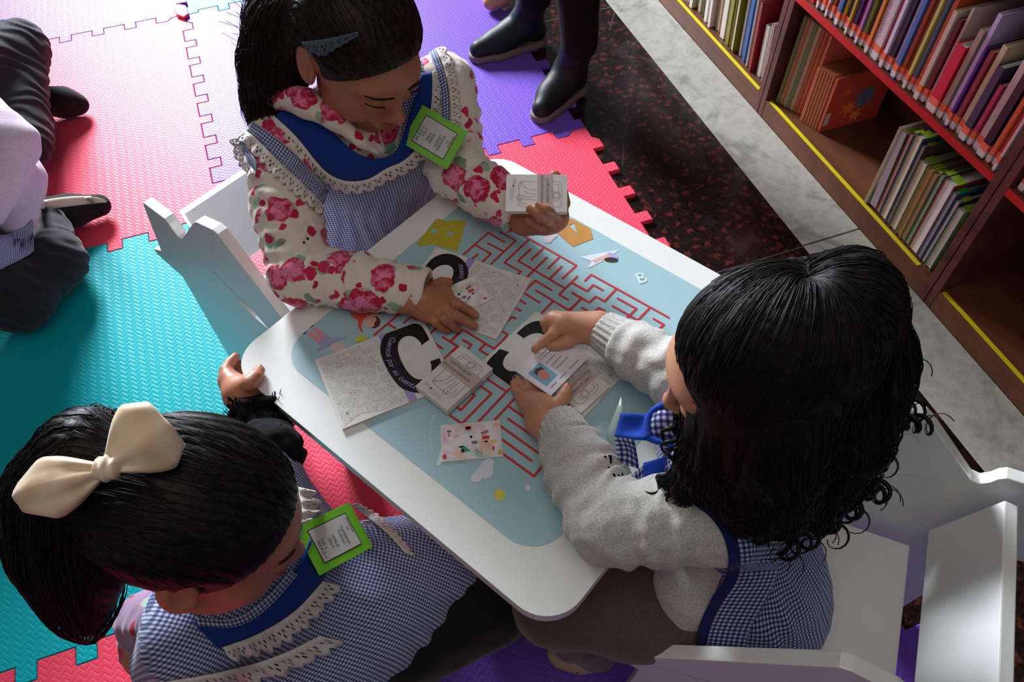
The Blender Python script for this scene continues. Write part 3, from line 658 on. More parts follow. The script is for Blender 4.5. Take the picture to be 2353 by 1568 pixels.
def small_card(fr, w, h, th, label, bits):
    o = empty('card', tuple(fp(fr, w/2, h/2, -th))); tag(o, label, 'card')
    sub(prism('card_stock', [[(0, 0), (w, 0), (w, h), (0, h)]], fr, -th+0.0002, 0, CARD, None, 0.0002), o)
    sub(prism('watercolour_print', [[(w*.03, h*.03), (w*.94, h*.03), (w*.94, h*.97), (w*.03, h*.97)]], fr, 0, 0.0002, WATER), o)
    for nm, lp, rgb in bits: sub(prism(nm, [lp], fr, 0.0002, 0.0004, plain(rgb, 0.5)), o)
    return o
_w, _h = 0.080, 0.055
BITS = [('ring_print', circ(_w*.14, _h*.80, .0032, .0020, 12), (120, 120, 132)), ('figure_print', circ(_w*.14, _h*.70, .0014, .0030, 8), (224, 80, 96)), ('oval_print', circ(_w*.46, _h*.84, .0048, .0034, 14), (226, 92, 110)), ('oval_print', circ(_w*.46, _h*.85, .0034, .0022, 12), (240, 206, 110)), ('frame_print', [(_w*.66, _h*.70), (_w*.78, _h*.76), (_w*.80, _h*.68), (_w*.68, _h*.62)], (176, 120, 136)),
        ('book_print', [(_w*.68, _h*.60), (_w*.80, _h*.60), (_w*.80, _h*.50), (_w*.68, _h*.50)], (220, 66, 80)), ('hair_print', circ(_w*.74, _h*.44, .0028, .0014, 10), (40, 36, 44)), ('hair_print', circ(_w*.50, _h*.60, .0018, .0024, 9), (40, 36, 44)), ('ring_print', circ(_w*.55, _h*.44, .0042, .0026, 12), (140, 116, 136)), ('figure_print', circ(_w*.86, _h*.42, .0040, .0026, 12), (240, 200, 90)), ('figure_print', circ(_w*.85, _h*.24, .0018, .0034, 10), (222, 70, 92)),
        ('roof_print', [(_w*.28, _h*.36), (_w*.38, _h*.38), (_w*.48, _h*.22), (_w*.40, _h*.20)], (64, 166, 140)), ('roof_print', [(_w*.26, _h*.36), (_w*.36, _h*.38), (_w*.36, _h*.34), (_w*.28, _h*.33)], (236, 184, 80)), ('hair_print', circ(_w*.35, _h*.24, .0026, .0030, 10), (56, 44, 60)), ('figure_print', circ(_w*.05, _h*.12, .0030, .0038, 12), (216, 60, 82)), ('figure_print', [(_w*.90, _h*.06), (_w*.96, _h*.22), (_w*.99, _h*.08)], (206, 170, 70)), ('ring_print', circ(_w*.93, _h*.88, .0048, .0040, 12), (236, 196, 160))]
c1 = small_card(rect_frame([(1012, 977), (1148, 966), (1156, 1049), (1016, 1062)], 0.5026, _w, _h), _w, _h, 0.002, 'watercolour printed card lying alone near the table rim', BITS)
_fr = rect_frame([(1012, 977), (1148, 966), (1156, 1049), (1016, 1062)], 0.5026, _w, _h)
sub(text_on('letter_print', [('N', _w*.61, _h*.17, .013, 0, 0)], _fr, plain((226, 140, 156), 0.5), None, 0.0006), c1)
sub(text_on('letter_print', [('W', _w*.26, _h*.64, .009, 0.2, 0)], _fr, plain((206, 150, 186), 0.5), None, 0.0006), c1)
small_card(rect_frame([(987, 662), (1075, 624), (1128, 706), (1040, 744)], 0.5082, _w*.98, _h), _w, _h, 0.002, 'watercolour printed card pinned under fingers on the far booklet', BITS[3:9]+[('dark_print', circ(_w*.62, _h*.35, .0045, .0014, 10, 0.5), (110, 60, 56)), ('dark_print', circ(_w*.45, _h*.45, .003, .002, 10), (140, 140, 150)), ('red_print', circ(_w*.88, _h*.12, .0026, .0026, 10), (214, 70, 76))])
# card with red and green stripes under the grey sleeve
fr = rect_frame([(1254, 1130), (1276, 1109), (1340, 1172), (1318, 1193)], 0.5022, 0.03, 0.075)
fr = rect_frame([(1276, 1109), (1345, 1160), (1323, 1181), (1254, 1130)], 0.5022, 0.055, 0.075)
o = empty('card', tuple(fp(fr, .02, .02, -.001))); tag(o, 'white card with red and green stripes under the grey sleeve', 'card')
_A, _B, _C = [at(*p, .5022) for p in ((1254, 1130), (1278, 1107), (1325, 1184))]
_ex = (_C-_A)/np.linalg.norm(_C-_A); _ey = np.array([-_ex[1], _ex[0], 0]); fr = (tuple(_A), tuple(_ex), tuple(_ey), (0, 0, 1))
sub(prism('card_stock', [[(0, 0), (.075, 0), (.075, .05), (0, .05)]], fr, -.0018, 0, CARD), o)
sub(prism('stripe_print', [[(.005, .018), (.040, .014), (.040, .019), (.005, .023)]], fr, 0, .0002, plain((190, 44, 70), 0.5)), o)
sub(prism('stripe_print', [[(.004, .009), (.040, .003), (.040, .009), (.004, .014)]], fr, 0, .0002, plain((58, 128, 70), 0.5)), o)
# identity card held by the girl in grey
IDF = rect_frame([(1279, 763), (1340, 831), (1260, 911), (1199, 843)], 0.530, 0.058, 0.085)
IDF = rect_frame([(1199, 843), (1279, 763), (1340, 831), (1260, 911)], 0.530, 0.084, 0.062)
o = empty('identity_card', tuple(fp(IDF, .042, .031, -.001))); tag(o, 'printed identity card with small portrait held under a pointing finger', 'card')
sub(prism('card_stock', [[(0, 0), (.084, 0), (.084, .062), (0, .062)]], IDF, -.0008, 0, plain((224, 218, 226), 0.5), None, .0002), o)
sub(prism('photo_print', [[(.008, .014), (.032, .014), (.032, .046), (.008, .046)]], IDF, 0, .0002, plain((120, 166, 196), 0.5)), o)
sub(prism('face_print', [circ(.020, .028, .0062, .0085, 14)], IDF, .0002, .0004, plain((206, 116, 104), 0.5)), o)
sub(prism('hair_print', [[(.013, .034), (.014, .041), (.020, .043), (.027, .040), (.028, .033), (.024, .036), (.018, .037)]], IDF, .0003, .0005, plain((74, 52, 50), 0.5)), o)
line_print('text_print', IDF, [[(.036, .052), (.070, .052)], [(.036, .047), (.066, .047)], [(.038, .038), (.056, .038)], [(.038, .030), (.060, .030)], [(.038, .022), (.064, .022)], [(.010, .008), (.022, .008)], [(.030, .008), (.044, .008)], [(.050, .008), (.070, .008)]], .0013, plain((150, 146, 156), 0.6), o)

# ================================================================== bodies and clothes: smooth implicit surfaces, meshed with surface nets
def near(P, pts, pad, fn, m=0.03):
    """evaluate fn only near the given points (padded box); elsewhere a safe lower bound"""
    A = np.array(pts, float); lo, hi = A.min(0)-pad, A.max(0)+pad
    d = np.linalg.norm(np.maximum(np.maximum(lo-P, P-hi), 0), axis=1); k = d < m; out = d+m*0.5
    if k.any(): out[k] = fn(P[k])
    return out
def rc(P, a, b, ra, rb):
    a, b = np.asarray(a, float), np.asarray(b, float); ba = b-a; pa = P-a
    t = np.clip((pa@ba)/max(ba@ba, 1e-12), 0, 1)
    return np.linalg.norm(pa-t[:, None]*ba, axis=1)-(ra+(rb-ra)*t)
def ell(P, c, r, M=None):
    L = P-np.asarray(c, float)
    if M is not None: L = L@M
    r = np.asarray(r, float); k0 = np.linalg.norm(L/r, axis=1); k1 = np.linalg.norm(L/(r*r), axis=1)+1e-9
    return k0*(k0-1)/k1
def smin(a, b, k):
    h = np.clip(0.5+0.5*(b-a)/k, 0, 1); return b+(a-b)*h-k*h*(1-h)
def smax(a, b, k): return -smin(-a, -b, k)
def chain(P, pts, radii, k=0.0):
    d = None
    for i in range(len(pts)-1):
        q = rc(P, pts[i], pts[i+1], radii[i], radii[i+1])
        d = q if d is None else (np.minimum(d, q) if k == 0 else smin(d, q, k))
    return d
_DIRS = np.random.default_rng(3).normal(size=(40, 3)); _DIRS /= np.linalg.norm(_DIRS, axis=1)[:, None]; _PH = np.random.default_rng(4).uniform(0, 6.28, 40)
def wob(P, wl, seed=0, n=6):
    """smooth pseudo noise of wavelength wl, about -1..1"""
    s = 0
    for i in range(n):
        j = (seed*7+i) % 40; s = s+np.sin((P@_DIRS[j])*(6.283/wl)*(0.7+0.12*i)+_PH[j])
    return s/(n*0.6)
def grad(fn, P, e=8e-4):
    G = np.zeros_like(P)
    for k in range(3):
        d = np.zeros(3); d[k] = e; G[:, k] = fn(P+d)-fn(P-d)
    return G/(np.linalg.norm(G, axis=1)[:, None]+1e-12)
def project(fn, P, level=0.0, it=7):
    P = np.array(P, float)
    for _ in range(it): P = P-(fn(P)-level)[:, None]*grad(fn, P)*0.9
    return P
def hit(fn, pts, level=0.0, tmin=0.25, fallback=0.55):
    """where the camera rays through the given photo pixels first meet the surface fn = level"""
    Q = np.array([RC@np.array([p[0]-CX, p[1]-CY, FPX]) for p in pts]); Q /= np.linalg.norm(Q, axis=1)[:, None]
    t = np.full(len(Q), tmin); best = t.copy(); bd = np.full(len(Q), 9.0)
    act = np.arange(len(Q))
    for _ in range(90):
        d = fn(CAM+Q[act]*t[act][:, None])-level; m = d < bd[act]; bd[act[m]] = d[m]; best[act[m]] = t[act[m]]
        t[act] += d*0.8; act = act[(np.abs(d) > 2e-4) & (t[act] < 2.2)]
        if len(act) == 0: break
    return CAM+Q*best[:, None]
def sdf_mesh(fn, lo, hi, h, margin=1.0):
    lo, hi = np.array(lo, float), np.array(hi, float); L = 0
    while h*2**L < 0.05: L += 1
    S = h*2**L; n = np.ceil((hi-lo)/S).astype(int)
    C = np.stack(np.meshgrid(*[np.arange(k) for k in n], indexing='ij'), -1).reshape(-1, 3).astype(np.int64)
    off = np.array([[i, j, k] for i in (0, 1) for j in (0, 1) for k in (0, 1)], np.int64)
    for lev in range(L, -1, -1):
        s = h*2**lev
        if lev == 0: break
        d = fn(lo+(C+0.5)*s); C = C[np.abs(d) < s*0.87*1.12*margin+0.001]
        C = (C[:, None, :]*2+off[None]).reshape(-1, 3)
    N = (n*2**L+3).astype(np.int64)
    key = lambda A: (A[..., 0]*N[1]+A[..., 1])*N[2]+A[..., 2]
    cor = (C[:, None, :]+off[None]).reshape(-1, 3); uk, inv = np.unique(key(cor), return_inverse=True)
    P = np.stack([uk//(N[1]*N[2]), (uk//N[2]) % N[1], uk % N[2]], -1)
    val = fn(lo+P*h)[inv].reshape(-1, 8)
    sg = val < 0; act = sg.any(1) & ~sg.all(1); C = C[act]; val = val[act]
    E = [(a, b) for a in range(8) for b in range(a+1, 8) if np.abs(off[a]-off[b]).sum() == 1]
    num = np.zeros((len(C), 3)); cnt = np.zeros(len(C))
    for a, b in E:
        va, vb = val[:, a], val[:, b]; m = (va < 0) != (vb < 0); t = np.where(m, va/(va-vb+1e-20), 0)
        num[m] += (off[a]+(off[b]-off[a])*t[:, None])[m]; cnt[m] += 1
    V = lo+(C+num/cnt[:, None])*h
    ck = key(C); order = np.argsort(ck); sk_ = ck[order]
    def find(A):
        k = key(A); i = np.clip(np.searchsorted(sk_, k), 0, len(sk_)-1); ok = sk_[i] == k
        return np.where(ok, order[i], -1)
    F = []
    for ax in range(3):
        o1, o2 = [(1, 2), (2, 0), (0, 1)][ax]
        ei = {0: 4, 1: 2, 2: 1}[ax]; m = (val[:, 0] < 0) != (val[:, ei] < 0)
        c0 = np.nonzero(m)[0]; A = C[c0]; d1 = np.zeros(3, np.int64); d1[o1] = 1; d2 = np.zeros(3, np.int64); d2[o2] = 1
        q = np.stack([c0, find(A-d1), find(A-d1-d2), find(A-d2)], 1); ok = (q >= 0).all(1); q = q[ok]; neg = val[c0[ok], 0] < 0
        F.append(np.where(neg[:, None], q, q[:, ::-1]))
    return V, np.concatenate(F)
def np_obj(name, V, F, mat, parent=None, smooth=True, guv=None, col=None):
    me = bpy.data.meshes.new(name); V = np.asarray(V, np.float32); F = np.asarray(F, np.int32)
    me.vertices.add(len(V)); me.vertices.foreach_set('co', V.ravel()); k = F.shape[1]
    me.loops.add(F.size); me.loops.foreach_set('vertex_index', F.ravel()); me.polygons.add(len(F))
    me.polygons.foreach_set('loop_start', np.arange(0, F.size, k, dtype=np.int32)); me.polygons.foreach_set('loop_total', np.full(len(F), k, np.int32))
    if guv is not None:
        a = me.attributes.new('guv', 'FLOAT_VECTOR', 'POINT'); a.data.foreach_set('vector', np.asarray(guv, np.float32).ravel())
    if col is not None:
        a = me.attributes.new('tint', 'FLOAT_COLOR', 'POINT'); a.data.foreach_set('color', np.c_[np.asarray(col, np.float32), np.ones(len(V), np.float32)].ravel())
    me.update(calc_edges=True); me.validate()
    return link(name, me, mat, parent, smooth)
def sdf_obj(name, fn, lo, hi, h, mat, parent=None, guv=None, col=None, margin=1.0):
    V, F = sdf_mesh(fn, lo, hi, h, margin)
    return np_obj(name, V, F, mat, parent, True, guv(V) if guv else None, col(V) if col else None)
def bounds(pts, pad):
    A = np.array(pts); return A.min(0)-pad, A.max(0)+pad
def sheet(name, G, th, mat, parent=None, guv=None, lift=None):
    """cloth sheet through a grid of points G (nu, nv, 3), thickness th"""
    G = np.asarray(G, float); nu, nv = G.shape[:2]
    du = np.gradient(G, axis=0); dv = np.gradient(G, axis=1); n = np.cross(du, dv); n /= np.linalg.norm(n, axis=2)[..., None]+1e-12
    A = (G+n*th/2).reshape(-1, 3); B = (G-n*th/2).reshape(-1, 3); V = np.r_[A, B]; m = nu*nv; F = []
    i, j = np.meshgrid(np.arange(nu-1), np.arange(nv-1), indexing='ij'); a = (i*nv+j).ravel(); q = np.stack([a, a+nv, a+nv+1, a+1], 1)
    F = [q, q[:, ::-1]+m]
    ring = list(range(0, nv))+[k*nv+nv-1 for k in range(1, nu)]+[(nu-1)*nv+k for k in range(nv-2, -1, -1)]+[k*nv for k in range(nu-2, 0, -1)]
    r = np.array(ring); r2 = np.roll(r, -1); F.append(np.stack([r, r2, r2+m, r+m], 1))
    g = None
    if guv is not None: gg = np.asarray(guv, float).reshape(-1, 3); g = np.r_[gg, gg]
    return np_obj(name, V, np.concatenate(F), mat, parent, True, g)
def resample(P, n):
    P = np.array(P, float); s = np.r_[0, np.cumsum(np.linalg.norm(np.diff(P, axis=0), axis=1))]; t = np.linspace(0, s[-1], n)
    return np.stack([np.interp(t, s, P[:, k]) for k in range(P.shape[1])], 1)
def smooth_path(P, n, it=3):
    P = np.array(P, float)
    for _ in range(it):
        Q = [P[0]]
        for a, b in zip(P[:-1], P[1:]): Q += [a*0.75+b*0.25, a*0.25+b*0.75]
        Q.append(P[-1]); P = np.array(Q)
    return resample(P, n)
def band(name, fn, pa, pb, n, rows, mat, parent, level=0.003, th=0.0016, scallop=0.0, nsc=20, ruffle=0.0):
    """cloth band lying on the surface fn between two traced pixel lines pa and pb"""
    A, B = smooth_path(pa, n), smooth_path(pb, n); G = np.zeros((n, rows, 3)); uv = np.zeros((n, rows, 3))
    for j in range(rows):
        t = j/(rows-1); P2 = A*(1-t)+B*t
        if scallop and j == rows-1:
            ph = np.abs(np.sin(np.linspace(0, math.pi*nsc, n))); P2 = A+(B-A)*(1-scallop+scallop*ph[:, None]**0.6)
        lv = level+ruffle*t*np.sin(np.linspace(0, 6.283*nsc/2, n)).mean()
        G[:, j] = hit(fn, P2, lv)
    if ruffle:
        nn = grad(fn, G.reshape(-1, 3)).reshape(G.shape); w = np.sin(np.linspace(0, 6.283*nsc/1.7, n))[:, None]*np.linspace(0, 1, rows)[None]
        G = G+nn*(w*ruffle)[..., None]
    arc = np.r_[0, np.cumsum(np.linalg.norm(np.diff(G[:, 0], axis=0), axis=1))]
    if scallop:
        uv[..., 0] = np.linspace(0, nsc, n)[:, None]; uv[..., 1] = np.linspace(0, 1, rows)[None]
    else:
        uv[..., 0] = arc[:, None]; uv[..., 1] = np.concatenate([np.zeros((n, 1)), np.cumsum(np.linalg.norm(np.diff(G, axis=1), axis=2), 1)], 1)
    return sheet(name, G, th, mat, parent, uv)
# ---- head in its own frame (x to the person's right, y ahead, z up), metres
def head_local(L):
    A = L.copy(); A[:, 0] = np.abs(A[:, 0]); E = lambda c, r: ell(A, c, r)
    d = ell(L, (0, -.010, .024), (.071, .088, .072))
    d = smin(d, ell(L, (0, .026, -.028), (.056, .054, .064)), .03)
    d = smin(d, E((.034, .046, -.032), (.025, .026, .027)), .02)
    d = smin(d, ell(L, (0, .056, -.080), (.022, .021, .016)), .022)
    d = smin(d, E((.034, .018, -.060), (.022, .030, .020)), .025)
    d = smin(d, ell(L, (0, .066, .018), (.044, .019, .016)), .02)
    d = smax(d, -E((.029, .092, .001), (.019, .015, .011)), .012)
    d = smin(d, E((.029, .0705, -.001), (.0165, .0125, .0112)), .004)
    d = smin(d, rc(L, (0, .079, .008), (0, .093, -.027), .0058, .0085), .011)
    d = smin(d, ell(L, (0, .0955, -.031), (.0100, .0095, .0085)), .006)
    d = smin(d, E((.0098, .0875, -.0345), (.0066, .0085, .0062)), .005)
    d = smin(d, ell(L, (0, .077, -.056), (.023, .014, .014)), .012)
    d = smin(d, ell(L, (0, .0885, -.0520), (.0170, .0062, .0044)), .003)
    d = smin(d, ell(L, (0, .0875, -.0605), (.0145, .0066, .0052)), .003)
    d = smax(d, -ell(L, (0, .098, -.0563), (.020, .010, .0012)), .002)
    c, s = math.cos(.25), math.sin(.25); M = np.array([[1, 0, 0], [0, c, -s], [0, s, c]])
    e = ell(A, (.0735, -.010, -.006), (.0085, .0180, .0300), M); e = smax(e, -ell(A, (.0815, -.006, -.002), (.0060, .0110, .0200), M), .004)
    return smin(d, e, .004)
def head_tint(L, skin_lip=(.80, .52, .52)):
    A = L.copy(); A[:, 0] = np.abs(A[:, 0]); c = np.ones((len(L), 3))
    w = np.clip(1-np.minimum(ell(A, (0, .0885, -.0520), (.018, .009, .0055)), ell(A, (0, .0875, -.0605), (.0155, .009, .006)))/.0015, 0, 1)[:, None]
    c = c*(1-w)+np.array(skin_lip)*w
    w = np.exp(-(np.linalg.norm(A-np.array([.036, .062, -.030]), axis=1)/.022)**2)[:, None]*.35
    return c*(1-w)+np.array([1.0, .82, .80])*w
def frame_of(fwd, up):
    f = np.array(fwd, float); f /= np.linalg.norm(f); u = np.array(up, float); u = u-f*(u@f); u /= np.linalg.norm(u)
    return np.stack([np.cross(f, u), f, u], 1)          # columns: right, ahead, up
def hand(P, wrist, palm, fingers, rw=.021):
    """wrist point, list of knuckles (3D, r), fingers: list of chains (points, radii)"""
    d = None
    for q, r in palm:
        e = rc(P, wrist, q, rw, r); d = e if d is None else smin(d, e, .012)
    for (a, ra), (b, rb) in zip(palm[:-1], palm[1:]): d = smin(d, rc(P, a, b, ra, rb), .010)
    f = None
    for pts, rad in fingers:
        e = chain(P, pts, rad, .0015); f = e if f is None else smin(f, e, .0012)
    return smin(d, f, .006)
def nails(name, tips, mat, parent):
    V, F = [], []
    for p, d, n, r in tips:
        p, d, n = [np.array(q, float) for q in (p, d, n)]; d /= np.linalg.norm(d); n = n-d*(n@d); n /= np.linalg.norm(n); s = np.cross(d, n); k = len(V)
        rows, cols = 5, 5
        for i in range(rows):
            for j in range(cols):
                a = (j/(cols-1)-.5)*1.5; t = i/(rows-1); w = 1-0.35*max(0, abs(t-.45)-.3)/.3
                V.append(p+d*(t-.55)*r*1.5+s*math.sin(a)*r*.86*w+n*(math.cos(a)*r*1.015-r*.05*t))
        for i in range(rows-1):
            for j in range(cols-1): q = k+i*cols+j; F.append((q, q+1, q+cols+1, q+cols))
    return obj(name, V, F, mat, parent, True)
# ---- cloth and skin materials
def mat_skin(rgb, name='skin'):
    m = Mat(name, rgb, 0.48, 0.45); a = m.node('ShaderNodeAttribute', _attribute_name='tint')
    n = m.noise(180, 3).smooth(0.3, 0.7); base = m.mix(n*0.22, rgb, [c*0.86 for c in rgb])
    mx = m.node('ShaderNodeMix', _data_type='RGBA', _blend_type='MULTIPLY'); mx.inputs[0].default_value = 1
    m.nt.links.new(base, mx.inputs[6]); m.nt.links.new(a.outputs['Color'], mx.inputs[7]); m.color(mx.outputs[2])
    m.b.inputs['Subsurface Weight'].default_value = 0.12; m.b.inputs['Subsurface Radius'].default_value = (0.008, 0.003, 0.0015)
    m.bump(m.noise(420, 2), 0.10, 0.0006); return m.m
def mat_gingham(a, b, mid, per=0.0046, name='gingham'):
    m = Mat(name, b, 0.85, 0.2, 0.15); u, v, w = m.xyz('attr')
    su = (u/per).frac().gt(0.5); sv = (v/per).frac().gt(0.5)
    both = su*sv; one = (su+sv).min(1.0)
    m.color(m.mix(both, m.mix(one, a, mid), b))
    m.bump((u/per*12.566).sin()*(v/per*12.566).sin(), 0.12, 0.0004); return m.m
def mat_lace(rgb):
    m = Mat('lace', rgb, 0.9, 0.2, 0.2); u, v, w = m.xyz('attr')
    du = (u.frac()-0.5).abs(); h = None
    for cu, cv, r in ((0.0, 0.62, 0.085), (0.22, 0.40, 0.075)):
        d = ((du-cu)*(du-cu)+(v-cv)*(v-cv)*0.45).op('SQRT').lt(r); h = d if h is None else h.max(d)
    m.nt.links.new((1.0-h).v, m.b.inputs['Alpha'])
    m.color(m.mix(m.noise(260, 3).smooth(0.35, 0.65)*0.5, rgb, [c*0.86 for c in rgb])); m.bump(m.noise(500, 2), 0.3, 0.0006); return m.m
def mat_floral(base=(226, 212, 198)):
    m = Mat('floral_fleece', base, 0.92, 0.15, 0.3)
    co = m.coord('Object'); nz = m.node('ShaderNodeTexNoise', Scale=55.0, Detail=2.0); m.nt.links.new(co, nz.inputs['Vector'])
    ad = m.node('ShaderNodeVectorMath', _operation='MULTIPLY_ADD'); m.nt.links.new(nz.outputs['Color'], ad.inputs[0]); ad.inputs[1].default_value = (0.018, 0.018, 0.018); m.nt.links.new(co, ad.inputs[2])
    wv = ad.outputs[0]; out = lin(base); col = None
    def layer(prev, scale, r0, r1, cols, shift, edge):
        sh = m.node('ShaderNodeVectorMath', _operation='ADD'); m.nt.links.new(wv, sh.inputs[0]); sh.inputs[1].default_value = shift
        v = m.vor(scale, sh.outputs[0]); d = X(m.nt, v.outputs['Distance']); sp = m.node('ShaderNodeSeparateColor'); m.nt.links.new(v.outputs['Color'], sp.inputs[0])
        r = X(m.nt, sp.outputs[0]); g = X(m.nt, sp.outputs[1]); k = r*(r1-r0)+r0
        fac = 1.0-(d/k).smooth(edge, 1.0)
        inner = (d*1.6+m.noise(120, 2, vec=wv)*1.6-0.75).smooth(0.25, 0.75)
        petal = m.mix(inner, cols[0], cols[1]) if len(cols) == 2 else m.mix(g.gt(0.5), cols[0], cols[1])
        return m.mix(fac*g.gt(cols[2] if len(cols) > 2 else 0.22), prev, petal)
    c0 = m.mix(0.0, base, base)
    c0 = layer(c0, 30, 0.26, 0.40, ((120, 152, 124), (150, 176, 150), 0.30), (3.1, 1.7, 0.4), 0.85)
    c0 = layer(c0, 40, 0.24, 0.40, ((186, 30, 62), (200, 40, 84), 0.18), (0.3, 5.2, 2.2), 0.85)
    c0 = layer(c0, 19, 0.34, 0.56, ((236, 130, 170), (186, 24, 64)), (1.1, 0.2, 4.4), 0.88)
    m.color(c0); m.bump(m.noise(700, 2), 0.35, 0.001); return m.m
def mat_cloth(name, rgb, rgb2=None, scale=300, sheen=0.2, bump=0.25, rough=0.9):
    m = Mat(name, rgb, rough, 0.2, sheen); n = m.noise(scale, 3)
    m.color(m.mix(n.smooth(0.3, 0.7)*0.6, rgb, rgb2 or [c*0.82 for c in rgb])); m.bump(n, bump, 0.0008); return m.m
def mat_hair(rgb=(14, 11, 11)):
    m = Mat('hair', rgb, 0.50, 0.20)
    m.color(m.mix(m.noise(120, 2).smooth(0.3, 0.7), rgb, [c*1.7+4 for c in rgb])); return m.m
HAIR = mat_hair((15, 11, 11)); HAIRB = mat_hair((24, 15, 13))
LACE = mat_lace((226, 214, 206)); GING = mat_gingham((206, 206, 220), (50, 58, 106), (118, 124, 164)); GINGD = mat_gingham((190, 192, 212), (24, 30, 88), (88, 94, 146), 0.0060)
BLUE = mat_cloth('blue_collar', (22, 56, 140), (14, 42, 116), 500, 0.1, 0.12, 0.8); ROYAL = mat_cloth('royal_trim', (24, 72, 186), (16, 52, 150), 500, 0.1, 0.12, 0.75); NAVY = mat_cloth('navy_trim', (20, 30, 96), (14, 22, 74), 500, 0.1, 0.12, 0.85)
FLORAL = mat_floral()
# ---- hair strands combed over a surface
def strands(name, fn, starts, flow, steps, step, mat, parent, width=0.0011, lift=(0.0005, 0.004), seed=1, free=None, stick=None, sides=3, curl=0.0):
    """combed hair: each strand walks along flow(P), staying near the surface fn"""
    rng = np.random.default_rng(seed); P = np.array(starts, float); n = len(P); lv = rng.uniform(lift[0], lift[1], n); path = [P]; jit = rng.normal(size=(n, 3))*0.12
    for s in range(steps):
        D = flow(P)+jit*0.3; D /= np.linalg.norm(D, axis=1)[:, None]+1e-9; P = P+D*step
        if stick is None or True:
            d = fn(P)-lv; g = grad(fn, P); k = np.ones(n) if stick is None else stick(P, s/steps)
            P = P-g*(np.where(d < 0, d, d*k))[:, None]
        if curl: P = P+np.stack([np.sin(s*0.9+rng.uniform(0, .1)+lv*9000), np.cos(s*0.9+lv*9000), np.zeros(n)], 1)*curl*(s/steps)
        path.append(P)
    A = np.stack(path, 1); m = A.shape[1]; T = np.gradient(A, axis=1); T /= np.linalg.norm(T, axis=2)[..., None]+1e-12
    ref = rng.normal(size=(n, 1, 3)); U = np.cross(T, ref+0*T); U /= np.linalg.norm(U, axis=2)[..., None]+1e-12; Wv = np.cross(T, U)
    r = width*np.sin(np.clip(np.linspace(0.12, 1.0, m), 0, 1)*math.pi)**0.5+1e-5; r[-1] = 1e-5
    V = np.stack([A+r[None, :, None]*(math.cos(2*math.pi*k/sides)*U+math.sin(2*math.pi*k/sides)*Wv) for k in range(sides)], 2)     # n, m, sides, 3
    idx = np.arange(n*m*sides).reshape(n, m, sides); F = []
    for k in range(sides):
        k2 = (k+1) % sides; F.append(np.stack([idx[:, :-1, k], idx[:, :-1, k2], idx[:, 1:, k2], idx[:, 1:, k]], -1).reshape(-1, 4))
    o = np_obj(name, V.reshape(-1, 3), np.concatenate(F), mat, parent); o['kind'] = 'stuff'
    return o
def curl_lock(p0, direction, length, r0, turns, coil, n=40, seed=0, tip=0.0006):
    """centre line and radii of one curling lock"""
    rng = np.random.default_rng(seed); d = np.array(direction, float); d /= np.linalg.norm(d); a = np.cross(d, [0.3, 0.2, 1.0]); a /= np.linalg.norm(a); b = np.cross(d, a); t = np.linspace(0, 1, n); ph = rng.uniform(0, 6.28)
    P = np.array(p0)+d*(t*length)[:, None]+(np.cos(ph+t*turns*6.283)[:, None]*a+np.sin(ph+t*turns*6.283)[:, None]*b)*(coil*t**0.7)[:, None]
    return P, np.maximum(r0*(1-t**2.2), tip)
def badge(corners3d, parent, lines, green=(120, 196, 44)):
    """name badge: corners tl, tr, br, bl of a flat card in space, text reads along tl->tr"""
    a, b, c, d = [np.array(q, float) for q in corners3d]; ex = (b-a)+(c-d); w = np.linalg.norm(ex)/2; ex /= np.linalg.norm(ex); ey = (a-d)+(b-c); h = np.linalg.norm(ey)/2
    n = np.cross(ex, ey); n /= np.linalg.norm(n); ey = np.cross(n, ex); cen = (a+b+c+d)/4; o = cen-ex*w/2-ey*h/2; fr = (tuple(o), tuple(ex), tuple(ey), tuple(n))
    e = prism('name_badge', [[(0, 0), (w, 0), (w, h), (0, h)]], fr, -0.0012, 0, plain(green, 0.45, 0.4), None, 0.0003); sub(e, parent); e['label'] = 'bright green name badge'
    bx, by = w*0.15, h*0.15
    k = [prism('black_border', [[(bx, by), (w-bx, by), (w-bx, h-by), (bx, h-by)]], fr, 0.0, 0.0003, plain((24, 26, 24), 0.5)), prism('paper_insert', [[(bx+.0012, by+.0012), (w-bx-.0012, by+.0012), (w-bx-.0012, h-by-.0012), (bx+.0012, h-by-.0012)]], fr, 0.0003, 0.0005, plain((202, 200, 196), 0.5)), text_on('badge_lettering', [(s, w*x, h*y, sz, 0, 0) for s, x, y, sz in lines], fr, plain((70, 66, 66), 0.6), None, 0.0009)]
    for q in k: sub(q, e)
    return e
BTXT = [('JIN A D-1', .40, .78, .0058), ('N.E. 6', .48, .71, .0052), ('SALA', .44, .60, .0058), ('VERDE', .44, .53, .0058), ('TURNO', .46, .41, .0058), ('MAÑANA', .46, .34, .0058), ('DE', .55, .25, .0045), ('MAÑANA', .60, .19, .0045)]

